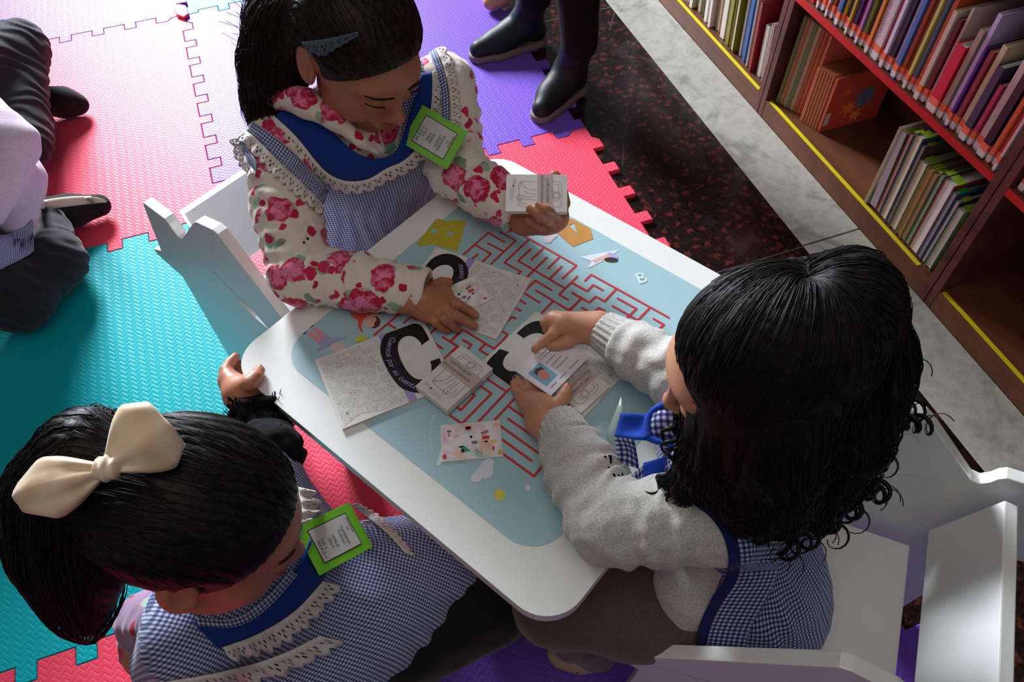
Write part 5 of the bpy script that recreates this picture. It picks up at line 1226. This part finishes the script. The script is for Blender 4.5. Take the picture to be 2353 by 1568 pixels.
def flow2(P):
    L = (P-hc2)@M2; a = tie2-P; da = np.linalg.norm(a, axis=1)[:, None]; w = np.clip((L[:, 2]-.0)/.05, 0, 1)[:, None]*np.clip((da-.02)/.02, 0, 1); dn = np.array([.10, -.22, -.9])+0*P
    dn = dn+.5*np.stack([np.sin(P[:, 2]*190+P[:, 0]*60), np.cos(P[:, 2]*170+P[:, 1]*80), 0*P[:, 2]], 1)*np.clip((.78-P[:, 2])/.1, 0, 1)[:, None]
    return a/da*w+dn*(1-w)
rng = np.random.default_rng(21); st = rng.normal(size=(1700, 3)); st[:, 2] = np.abs(st[:, 2]); st /= np.linalg.norm(st, axis=1)[:, None]
Q = project(hair2, hc2+(st*np.array([.084, .100, .083])+np.array([0, -.012, .026]))@M2.T); Lq = (Q-hc2)@M2; Q = Q[Lq[:, 1]*.80-Lq[:, 2]*.60 < .031]
K2(strands('hair_strands', hair2, Q, flow2, 20, .0075, HAIR, None, .0006, (0, .0015), 7))
A = np.concatenate([resample(back2, 26), resample(side2, 22), resample(left2, 16)]); Q = A[rng.integers(0, len(A), 1500)]+rng.normal(size=(1500, 3))*.06; Q = project(hair2, Q, .001)
K2(strands('hair_strands', hair2, Q, flow2, 16, .0070, HAIR, None, .0007, (0, .003), 8, None, lambda P, s: np.full(len(P), .6)))
locks = []; lr = []
for i, (x, y, z, dx, dy, dz, ln) in enumerate([(2040, 930, .68, .5, -.2, -.6, .05), (2030, 980, .66, .7, -.25, -.3, .06), (2000, 1040, .64, .3, -.2, -.9, .05), (1980, 1100, .63, .3, -.3, -.8, .06), (1940, 1150, .61, .1, -.3, -.9, .05), (1890, 1180, .60, .1, -.3, -.9, .06), (1840, 1200, .59, 0, -.3, -.9, .06), (1800, 1215, .58, -.1, -.3, -.9, .07), (1760, 1170, .62, -.1, -.3, -.9, .07), (1700, 1130, .63, -.3, -.3, -.8, .06), (1620, 1100, .64, -.4, -.2, -.8, .06), (1580, 1110, .63, -.6, -.2, -.7, .05), (1550, 1110, .63, -.5, -.2, -.8, .05), (2050, 860, .70, .6, .1, -.6, .05), (1860, 1190, .59, .2, -.2, -1, .05), (1960, 1130, .61, .5, -.2, -.6, .05), (1660, 1120, .63, -.2, -.4, -.8, .07), (1570, 985, .68, -.5, -.5, -.3, .05)]):
    for k in range(4):
        P_, R_ = curl_lock(at(x+8*k-12, y-30+6*k, z+.01), (dx+.15*k-.2, dy, dz), ln*(.8+.15*k), .0036, 1.6+.3*k, .008+.002*k, 34, i*5+k); locks.append((P_, R_))
V, F = [], []
for P_, R_ in locks:
    v, f = tube_vf(P_, R_, 6); k = len(V); V += v; F += [tuple(q+k for q in g) for g in f]
o = K2(obj('curly_ends', V, F, HAIR, None, True)); o['kind'] = 'stuff'
fly = []
for i in range(0):
    a = rng.uniform(0, 1); p = at(1545+rng.uniform(0, 180), 640+rng.uniform(-20, 260)*(1 if i % 2 else .2), .83); p = project(hair2, np.array([p]), .001)[0]; P_, R_ = curl_lock(p, (-.6+rng.normal()*.4, .3+rng.normal()*.4, .3+rng.normal()*.4), (.012+.012*a), .00025, .5, .003, 16, 90+i, .0001); fly.append(P_)
for i in range(50):
    p = at(*((2000+rng.uniform(-60, 70), 640+rng.uniform(0, 360)) if i % 2 else (1700+rng.uniform(0, 300), 1150+rng.uniform(-40, 60))), .70); p = project(hair2, np.array([p]), .001)[0]; P_, R_ = curl_lock(p, rng.normal(size=3)*.5+np.array([.3, -.1, -.5]), .03, .00035, 1.0, .008, 16, 190+i, .0001); fly.append(P_)
o = K2(tubes('flyaway_hair', fly, .0002, HAIR, None, 3)); o['kind'] = 'stuff'

# ================================================================== person: girl at the near corner with ponytail and satin bow
SK3 = mat_skin((182, 118, 90)); SKP = None
hc3 = np.array([.034, -.211, .703]); M3 = frame_of((.850, -.238, -.470), (.495, .05, .865))
sR3 = at(440, 1470, .490); lat3 = np.array([math.cos(math.radians(58)), math.sin(math.radians(58)), 0]); sL3 = sR3+lat3*.235+np.array([0, 0, .01]); nb3 = (sR3+sL3)/2+np.array([.005, -.01, .055])
f3v = np.array([lat3[1], -lat3[0], 0]); pel3 = np.array([.055, -.235, .255])-f3v*.03; knee3 = [at(1010, 1300, .315), at(1120, 1390, .30)]
zh = tr(490, 780, .11482)
w3 = at(*zh(560, 1080), .488)
palm3 = [(p, r) for p, r in zip(aw(zh, [(310, 800, .487), (330, 850, .476), (380, 900, .466), (460, 950, .460)]), (.0115, .0115, .011, .010))]
fing3 = [(aw(zh, [(310, 800, .488), (245, 620, .490), (330, 470, .488), (445, 345, .487)]), (.0095, .0085, .0078, .0062)),
         (aw(zh, [(330, 850, .476), (260, 660, .470), (370, 520, .466), (480, 450, .465)]), (.0090, .0080, .0072, .006)),
         (aw(zh, [(380, 900, .466), (300, 740, .456), (420, 620, .454), (520, 580, .456)]), (.0085, .0078, .0068, .0056)),
         (aw(zh, [(460, 950, .460), (400, 830, .448), (500, 730, .448), (590, 700, .452)]), (.0075, .0068, .006, .005)),
         (aw(zh, [(560, 960, .496), (720, 880, .515), (840, 760, .5135), (925, 625, .5085)]), (.0130, .0115, .0100, .0078))]
e3L = at(600, 1015, .440)
hf3 = head_fn(hc3, M3, 1.03)
def torso3(P, grow=0.0):
    ch = (sR3+sL3)/2+np.array([0, 0, -.055])+f3v*.01; up = ch-pel3; up /= np.linalg.norm(up); M = frame_of(np.cross(up, (sR3-sL3)), up)
    d = ell(P, ch, (.120, .090, .105), M); d = smin(d, ell(P, (ch+pel3)/2, (.118, .105, .12), M), .05); d = smin(d, ell(P, pel3, (.135, .130, .09), M), .05)
    d = smin(d, rc(P, sR3*.88+sL3*.12, sL3*.88+sR3*.12, .046, .046), .04); return smin(d, rc(P, nb3-np.array([0, 0, .05]), nb3, .064, .046), .04)-grow
hip3 = [pel3+lat3*.05, pel3-lat3*.05]; foot3 = [at(1090, 1330, .03), at(1220, 1400, .03)]
def body3(P):
    d = hf3(P); d = smin(d, rc(P, hc3+M3@np.array([0, -.022, -.045]), nb3+np.array([0, 0, -.03]), .041, .044), .02); d = smin(d, torso3(P, -.016), .03)
    d = smin(d, near(P, [sL3, e3L, w3], .05, lambda Q: chain(Q, [sL3, e3L, w3], (.034, .028, .021), .01)), .02); d = smin(d, near(P, [sR3, at(335, 1500, .40), at(420, 1560, .33)], .05, lambda Q: chain(Q, [sR3, at(340, 1500, .40), at(470, 1560, .33)], (.034, .028, .024), .01)), .02)
    d = np.minimum(d, near(P, [w3]+[q for f in fing3 for q in f[0]], .03, lambda Q: hand(Q, w3, palm3, fing3, .021)))
    for i in range(2): d = smin(d, near(P, [hip3[i], knee3[i], foot3[i]], .07, lambda Q: chain(Q, [hip3[i], knee3[i], foot3[i]], (.058, .046, .030), .02)), .02)
    return d
person3 = sdf_obj('person', body3, (-.16, -.46, -.01), (.42, .17, .83), .0027, SK3, None, None, lambda V: head_tint((V-hc3)@M3/1.03))
tag(person3, 'girl with ponytail and cream satin bow, gripping the table corner', 'person'); rebase(person3, (.055, -.235, .17)); K3 = lambda o: sub(o, person3)
K3(nails('fingernails', tips_of([fing3[4]], 0), NAIL, None))
BLK = mat_cloth('black_cloth', (20, 18, 19), (12, 11, 12), 240, .25); FUR = mat_cloth('black_fleece', (14, 12, 13), (8, 7, 8), 200, 0.0, .6, .97)
cw3 = at(590, 905, .490); slp3 = [sL3, e3L, (e3L+cw3)/2, cw3]; ax3 = cw3-e3L; ax3 /= np.linalg.norm(ax3)
sl3 = sleeve_fn(slp3, (.046, .044, .039, .034), 21, .003, .03)
def blk3(P): return smax(sl3(P), (P-cw3)@ax3, .004)
K3(sdf_obj('black_sleeve', blk3, *bounds(slp3, .07), .003, FUR, None))
rng = np.random.default_rng(31); a = rng.uniform(0, 6.28, 420); s_ = np.cross(ax3, [0, 0, 1]); s_ /= np.linalg.norm(s_); t_ = np.cross(ax3, s_)
Q = cw3-ax3*rng.uniform(0, .05, 420)[:, None]+(np.cos(a)[:, None]*s_+np.sin(a)[:, None]*t_)*.034
K3(strands('fleece_fringe', blk3, project(blk3, Q, .0), lambda P: (ax3+.9*grad(blk3, P)+0*P), 4, .0022, FUR, None, .0007, (0, .006), 9, None, lambda P, s: np.full(len(P), .1)))
slr3 = [at(390, 1430, .475), at(345, 1430, .43), at(342, 1480, .40)]
srf = sleeve_fn(slr3, (.036, .036, .034), 22, .003, .03); PINKF = mat_floral((150, 118, 146))
K3(sdf_obj('floral_sleeve', srf, *bounds(slr3, .08), .004, PINKF, None))
def smock3(P):
    d = torso3(P, .004)+.002*wob(P, .08, 15)
    d = smin(d, near(P, [pel3, knee3[0], knee3[1]], .12, lambda Q: chain(Q, [pel3+f3v*.03+np.array([0, 0, .01]), knee3[0]*.55+pel3*.45+np.array([0, 0, .03]), knee3[0]+np.array([0, 0, .005])], (.115, .100, .078), .03)), .04)
    d = d-.0022*np.sin((P@lat3)*6.283/.03+wob(P, .1, 6)*2.4)*np.clip((.45-P[:, 2])/.1, 0, 1)
    d = smax(d, -rc(P, nb3-np.array([0, 0, .015]), nb3+np.array([.02, 0, .1]), .058, .066), .004); d = smin(d, near(P, [sR3, at(400, 1500, .40)], .09, lambda Q: rc(Q, sR3, at(420, 1510, .40), .055, .06)), .03); d = smax(d, -rc(P, sL3+(sL3-sR3)*.2, e3L, .050, .05), .006)
    return smax(d, .20-P[:, 2], .01)
def guv3(V): L = V-pel3; return np.stack([L@lat3, (L@f3v)*.8-L[:, 2]*.9, 0*L[:, 0]], 1)
s3 = K3(sdf_obj('smock', smock3, (-.20, -.52, .18), (.40, .05, .60), .0036, GING, None, guv3)); s3['label'] = 'blue gingham smock with lace'
LEGM = BLK
def pants3(P):
    d = None
    for i in (0, 1):
        e = near(P, [hip3[i], knee3[i], foot3[i]], .09, lambda Q: chain(Q, [hip3[i], (hip3[i]+knee3[i])/2, knee3[i], foot3[i]+np.array([0, 0, .03])], (.075, .070, .058, .042), .02)); d = e if d is None else smin(d, e, .02)
    return d+.002*wob(P, .05, 9)
K3(sdf_obj('black_leggings', pants3, (-.10, -.46, -.01), (.46, .05, .42), .005, LEGM, None))
t3 = lambda P: np.minimum(torso3(P, .006), smock3(P)-.001)
K3(band('neck_piping', t3, [(452, 1420), (540, 1428), (610, 1380), (668, 1312)], [(455, 1440), (548, 1446), (622, 1394), (682, 1322)], 40, 3, GING, None, .004, .003))
K3(band('blue_collar', t3, [(440, 1428), (545, 1444), (620, 1396), (690, 1300), (712, 1240)], [(500, 1490), (590, 1462), (680, 1408), (745, 1330), (765, 1270)], 60, 6, BLUE, None, .003, .003))
K3(band('lace_trim', t3, [(512, 1488), (590, 1462), (680, 1408), (742, 1336)], [(530, 1520), (640, 1500), (735, 1420), (790, 1350)], 150, 5, LACE, None, .006, .0012, .35, 12, .003))
K3(band('lace_trim', t3, [(380, 1568), (520, 1545), (640, 1510), (735, 1462)], [(400, 1590), (560, 1580), (680, 1545), (800, 1478)], 150, 5, LACE, None, .006, .0012, .3, 12, .003))
K3(band('lace_trim', t3, [(806, 1160), (860, 1200), (900, 1236), (930, 1270)], [(822, 1156), (880, 1186), (918, 1226), (956, 1280)], 90, 4, LACE, None, .006, .0012, .4, 12))
K3(band('lace_trim', t3, [(686, 1120), (690, 1150), (688, 1190), (686, 1210)], [(716, 1128), (742, 1160), (738, 1176), (706, 1200)], 60, 5, LACE, None, .008, .0012, .3, 6, .004))
zk = tr(680, 1120, .15306); BQ = [zk(690, 90), zk(1075, 760), zk(450, 1470), zk(95, 760)]
bz = (.475, .455, .485, .510); B3 = [at(*p, z) for p, z in zip(BQ, bz)]
badge([B3[0], B3[1], B3[2], B3[3]], person3, [(s, 1-x, 1-y, z_) for s, x, y, z_ in BTXT])
DARK3 = plain((34, 18, 16), .6, .3)
K3(band('eyelashes', hf3, [(640, 1296), (662, 1282), (678, 1262)], [(642, 1299), (665, 1285), (680, 1264)], 12, 3, DARK3, None, .0006, .0008))
# hair pulled into a ponytail
tie3 = at(262, 1062, .800)
tail3 = [at(268, 1064, .790), at(205, 1050, .790), at(160, 1130, .750), at(158, 1240, .705), at(180, 1340, .660), at(192, 1400, .635), at(202, 1445, .615)]
def hair3(P):
    L = (P-hc3)@M3; c = ell(L, (0, -.014, .028), (.0835, .0985, .082)); c = smax(c, L[:, 1]*.80-L[:, 2]*.60-.030, .010); c = smax(c, -rc(L, (.081, .006, -.022), (.081, .000, .004), .012, .012), .005)
    d = smin(c, near(P, tail3, .07, lambda Q: chain(Q, tail3, (.026, .040, .048, .047, .034, .020, .006), .02)), .02)
    d = smin(d, near(P, tail3, .07, lambda Q: chain(Q, [tail3[3], at(215, 1300, .68), at(222, 1400, .63)], (.035, .028, .004), .02)), .02)
    return d-.0006*np.sin((P@np.array([.4, .8, .2]))*6.283/.008+wob(P, .05, 2)*2.5)
K3(sdf_obj('hair', hair3, (-.24, -.42, .54), (.16, .06, .86), .003, HAIR, None))
tl3 = np.array(tail3)
def flow3(P):
    a = tie3-P; da = np.linalg.norm(a, axis=1)[:, None]; L = (P-hc3)@M3; dd = np.linalg.norm(P[:, None]-tl3[None], axis=2); i = np.minimum(dd.argmin(1)+1, len(tl3)-1); t = tl3[i]-tl3[i-1]; t /= np.linalg.norm(t, axis=1)[:, None]
    w = np.clip((.10-np.linalg.norm((P-hc3)/1.0, axis=1)+.015)/.02, 0, 1)[:, None]*np.clip(da/.03, 0, 1); return a/da*w+t*(1-w)
st = rng.normal(size=(1700, 3)); st[:, 2] = np.abs(st[:, 2])-.15; st /= np.linalg.norm(st, axis=1)[:, None]; Q = project(hair3, hc3+(st*np.array([.087, .103, .086])+np.array([0, -.01, .028]))@M3.T); Lq = (Q-hc3)@M3; Q = Q[(Lq[:, 1]*.80-Lq[:, 2]*.60 < .028)]
K3(strands('hair_strands', hair3, Q, flow3, 18, .0075, HAIR, None, .0005, (0, .0010), 13))
Q = project(hair3, resample(tail3, 60)[rng.integers(4, 50, 900)]+rng.normal(size=(900, 3))*.03, .001); K3(strands('hair_strands', hair3, Q, flow3, 14, .0075, HAIR, None, .0006, (0, .003), 14, None, lambda P, s: np.full(len(P), .5)))
SAT = Mat('cream_satin', (226, 194, 160), 0.42, 0.5, 0.4); SAT.color(SAT.mix(SAT.noise(30, 2).smooth(.35, .65)*.6, (232, 204, 172), (196, 156, 118))); SAT = SAT.m
kn3 = at(246, 1076, .842)
def lobe(c0, c1, w, up, tipk):
    c0, c1 = np.array(c0), np.array(c1); ax = c1-c0; ln = np.linalg.norm(ax); ax /= ln; n_ = np.array(up, float); n_ = n_-ax*(n_@ax); n_ /= np.linalg.norm(n_); s = np.cross(n_, ax); G = np.zeros((22, 25, 3))
    for i in range(22):
        t = i/21
        for j in range(25):
            a = 2*math.pi*j/24; ww = w*(.16+.84*math.sin(min(t*1.25, 1)*math.pi/2)**1.2)*(1-tipk*max(0, t-.7)/.3); hh = .004+.013*math.sin(min(t, 1)*math.pi*.62)
            G[i, j] = c0+ax*ln*t+s*(ww*math.cos(a))+n_*(hh*math.sin(a)+.0034*math.sin(6*math.cos(a)+1+2*t)*(1-t*.6))
    return G
upb = CAM-kn3; upb /= np.linalg.norm(upb)
bw = empty('hair_bow', tuple(kn3)); K3(bw); bpy.context.view_layer.update(); bw['label'] = 'cream satin hair bow'
for c1, w, tk_ in ((at(70, 1138, .820), .026, .45), (at(380, 975, .838), .034, .30)):
    q = sheet('bow_loop', lobe(kn3+upb*.004, c1+upb*.004, w, upb, tk_), .0012, SAT); q.parent = bw; q.matrix_parent_inverse = (person3.matrix_basis @ bw.matrix_parent_inverse @ bw.matrix_basis).inverted()
def knot(P): return ell(P, kn3+upb*.006, (.011, .011, .010))-.0010*np.sin((P@np.array([.9, -.3, 0]))*900)
q = sdf_obj('bow_knot', knot, kn3-.03, kn3+.03, .0016, SAT); q.parent = bw; q.matrix_parent_inverse = (person3.matrix_basis @ bw.matrix_parent_inverse @ bw.matrix_basis).inverted()
# wooden stool under her
st3 = empty('stool', (pel3[0]+.03, pel3[1]-.01, 0)); tag(st3, 'low amber wooden stool under the girl with the bow', 'stool'); AMB = Mat('amber_wood', (190, 126, 44), .4, .5); AMB.color(AMB.mix(AMB.noise(20, 3).smooth(.3, .7), (198, 134, 50), (160, 98, 32))); AMB = AMB.m
V, F = tube_vf([(0, 0, .150), (0, 0, .152), (0, 0, .168), (0, 0, .170)], [.145, .150, .150, .146], 40); obj('seat', V, F, AMB, st3, True)
for k in range(4):
    a = math.pi/4+k*math.pi/2; V, F = tube_vf([(.11*math.cos(a), .11*math.sin(a), .149), (.125*math.cos(a), .125*math.sin(a), .001)], [.017, .015], 12); obj('leg', V, F, AMB, st3, True)

# ================================================================== person: child kneeling at the left edge
JEAN = mat_cloth('dark_jeans', (38, 36, 38), (24, 22, 24), 320, .15); SWT = mat_cloth('pale_sweatshirt', (208, 192, 206), (186, 168, 186), 240, .3)
SHK = mat_cloth('black_shoe', (26, 22, 24), (18, 15, 16), 200, .1, .15); SOLEK = plain((206, 188, 172), .7)
legA = [at(-90, 170, .24), at(45, 110, .19), at(60, 330, .10), at(90, 290, .065)]; legB = [at(-120, 520, .24), at(40, 690, .075), at(130, 600, .075), at(115, 520, .07)]
hc4 = at(-210, 330, .78); M4 = frame_of((-.8, -.3, -.45), (-.3, -.1, .9))
hf4 = head_fn(hc4, M4)
pelk = (legA[0]+legB[0])/2+np.array([-.02, 0, .02]); chk = pelk+np.array([-.03, -.02, .25]); nbk = chk+np.array([-.01, 0, .12])
def body4(P):
    d = smin(hf4(P), rc(P, hc4-np.array([0, 0, .05]), nbk, .04, .042), .02); d = smin(d, chain(P, [pelk, chk], (.09, .09)), .02)
    for l in (legA, legB): d = smin(d, chain(P, l, (.055, .045, .036, .03), .02), .02)
    return d
person4 = sdf_obj('person', body4, pelk-np.array([.40, .45, .32]), pelk+np.array([.45, .45, .72]), .006, SK3, None, None, lambda V: head_tint((V-hc4)@M4))
tag(person4, 'child in pale top and dark jeans kneeling at the left edge', 'person'); rebase(person4, tuple(pelk)); K4 = lambda o: sub(o, person4)
def jeans4(P):
    d = smin(chain(P, legA, (.080, .068, .056, .040), .03), chain(P, legB, (.080, .066, .060, .044), .03), .02)
    return d-.0022*np.sin((P@np.array([.5, .7, .5]))*6.283/.03+wob(P, .08, 3)*2.5)
K4(sdf_obj('jeans', jeans4, *bounds(legA+legB, .11), .005, JEAN, None))
def top4(P):
    d = smin(rc(P, pelk+np.array([0, 0, .03]), chk, .115, .105), chain(P, [chk+np.array([.03, .10, .03]), at(20, 330, .36), at(-40, 470, .30)], (.06, .055, .05), .02), .04); d = smin(d, chain(P, [pelk+np.array([.02, -.03, .10]), at(0, 420, .25), at(25, 500, .185)], (.11, .085, .050), .03), .04)
    return smax(d, .13-P[:, 2], .01)-.002*wob(P, .05, 4)
K4(sdf_obj('sweatshirt', top4, *bounds([pelk, chk, at(40, 520, .16)], .2), .006, SWT, None))
t4 = lambda P: np.minimum(top4(P), jeans4(P))
g4 = K4(band('smock_hem', t4, [(-40, 545), (20, 540), (60, 525), (76, 505)], [(-40, 640), (20, 610), (60, 590), (78, 575)], 30, 5, GING, None, .004, .003))
for pts, nm in (([at(108, 232, .055), at(150, 236, .048), at(180, 240, .036)], 'a'), ([at(95, 492, .055), at(160, 486, .050), at(228, 472, .038)], 'b')):
    def sh4(P, pts=pts): return smax(chain(P, pts, (.042, .040, .028), .02), .006-P[:, 2], .004)
    s_ = K4(sdf_obj('shoe', sh4, *bounds(pts, .06), .004, SHK, None))
sb = [(88, 462), (130, 455), (180, 450), (230, 454), (246, 462)]; sb2 = [(88, 482), (130, 478), (180, 472), (225, 466), (244, 466)]
K4(band('shoe_sole', lambda P: chain(P, [at(95, 492, .055), at(160, 486, .050), at(228, 472, .038)], (.042, .040, .028), .02), sb, sb2, 20, 4, SOLEK, None, .002, .004))
h4f = lambda P: smax(ell((P-hc4)@M4, (0, -.014, .028), (.081, .096, .080)), ((P-hc4)@M4)[:, 1]*.8-((P-hc4)@M4)[:, 2]*.6-.028, .01)
K4(sdf_obj('hair', h4f, hc4-.13, hc4+.14, .005, HAIR, None))

# ================================================================== person: adult standing in black ankle boots
BOOT = mat_cloth('black_leather', (24, 30, 32), (16, 20, 22), 160, .0, .12, .5); BSOLE = plain((112, 94, 90), .7); TROU = mat_cloth('black_trousers', (12, 11, 13), (7, 7, 8), 240, 0.0, .2, .95)
zt = tr(1000, 0, .35714)
bA = dict(toe=at(*zt(285, 320), .030), ball=at(*zt(400, 270), .038), ankle=at(*zt(590, 130), .085), top=at(*zt(640, -60), .20)); bB = dict(toe=at(*zt(690, 700), .030), ball=at(*zt(740, 620), .038), ankle=at(*zt(870, 450), .085), top=at(*zt(930, 240), .20))
hipA, hipB = np.array([1.03, 1.52, .84]), np.array([1.08, 1.36, .84]); hc5 = np.array([1.0, 1.40, 1.52]); M5 = frame_of((-.7, -.65, -.3), (-.2, -.2, .95)); hf5 = head_fn(hc5, M5, 1.12)
def body5(P):
    d = smin(hf5(P), rc(P, hc5-np.array([0, 0, .06]), np.array([1.04, 1.43, 1.36]), .048, .055), .02); d = smin(d, rc(P, np.array([1.05, 1.44, .9]), np.array([1.04, 1.43, 1.28]), .11, .12), .04)
    for h_, b in ((hipA, bA), (hipB, bB)): d = smin(d, chain(P, [h_, (h_+b['top'])/2+np.array([-.02, -.02, 0]), b['top'], b['ankle']], (.08, .055, .04, .03), .02), .03)
    return d
person5 = sdf_obj('person', body5, (.75, .85, .0), (1.4, 1.85, 1.72), .010, SK3, None, None, lambda V: head_tint((V-hc5)@M5)); tag(person5, 'standing adult in black trousers and black ankle boots at the top', 'person'); rebase(person5, (1.0, 1.3, 0)); K5 = lambda o: sub(o, person5)
def trou5(P):
    d = None
    for h_, b in ((hipA, bA), (hipB, bB)):
        e = chain(P, [h_, (h_+b['top'])/2+np.array([-.02, -.02, 0]), b['top']-np.array([0, 0, .015])], (.105, .075, .050), .03); d = e if d is None else smin(d, e, .04)
    return d-.002*wob(P, .06, 3)
K5(sdf_obj('trousers', trou5, (.75, .85, .10), (1.4, 1.85, 1.0), .009, TROU, None))
def coat5(P):
    d = smin(rc(P, np.array([1.05, 1.44, .92]), np.array([1.04, 1.43, 1.26]), .15, .14), rc(P, np.array([.93, 1.54, 1.30]), np.array([1.15, 1.32, 1.30]), .07, .07), .06)
    for s_, e_, w_ in (((.93, 1.54, 1.30), (.86, 1.50, 1.08), (.90, 1.36, .98)), ((1.15, 1.32, 1.30), (1.12, 1.20, 1.08), (1.0, 1.18, .98))): d = smin(d, chain(P, [np.array(s_), np.array(e_), np.array(w_)], (.065, .055, .04), .02), .03)
    return d
K5(sdf_obj('coat', coat5, (.70, 1.0, .70), (1.4, 1.85, 1.45), .010, TROU, None))
K5(sdf_obj('hair', lambda P: smax(ell((P-hc5)@M5, (0, -.016, .03), (.094, .112, .093)), ((P-hc5)@M5)[:, 1]*.8-((P-hc5)@M5)[:, 2]*.6-.032, .01), hc5-.15, hc5+.16, .007, HAIR, None))
for b in (bA, bB):
    def boot(P, b=b):
        d = chain(P, [b['top'], b['ankle'], b['ankle']*.45+b['ball']*.55-np.array([0, 0, .004]), b['ball'], b['toe']], (.047, .044, .040, .038, .030), .02); hl = b['ankle']-(b['ball']-b['ankle'])*.30; d = smin(d, rc(P, b['ankle'], np.array([hl[0], hl[1], .045]), .040, .034), .02)
        return smax(smax(d, .020-P[:, 2], .003), P[:, 2]-b['top'][2]-.0, .003)
    K5(sdf_obj('ankle_boot', boot, *bounds(list(b.values()), .09), .005, BOOT, None))
    def bsole(P, b=b):
        hl = b['ankle']-(b['ball']-b['ankle'])*.30; Q = P.copy(); Q[:, 2] = 0; z0 = lambda v: np.array([v[0], v[1], 0.0]); d = chain(Q, [z0(hl), z0(b['ball']), z0(b['toe'])], (.036, .043, .034), .02); e = np.abs(P[:, 2]-.0115)-.0105
        tread = .002*np.sin(P[:, 0]*500)*np.sin(P[:, 1]*500)*(P[:, 2] < .008)
        return smax(d, e, .004)+tread
    K5(sdf_obj('boot_sole', bsole, *bounds([b['toe']*[1, 1, 0], b['ankle']*[1, 1, 0]], .10), .004, BSOLE, None))
# tan shoe cut off at the top edge
ts = [at(1128, 4, .03), at(1150, -10, .04), at(1175, -40, .05)]
o = sdf_obj('shoe', lambda P: smax(chain(P, ts, (.026, .030, .034), .02), .004-P[:, 2], .003), *bounds(ts, .06), .004, plain((196, 136, 104), .6)); tag(o, 'tan shoe toe cut off by the top edge beside the boots', 'shoe'); rebase(o, tuple(ts[1]*[1, 1, 0]))
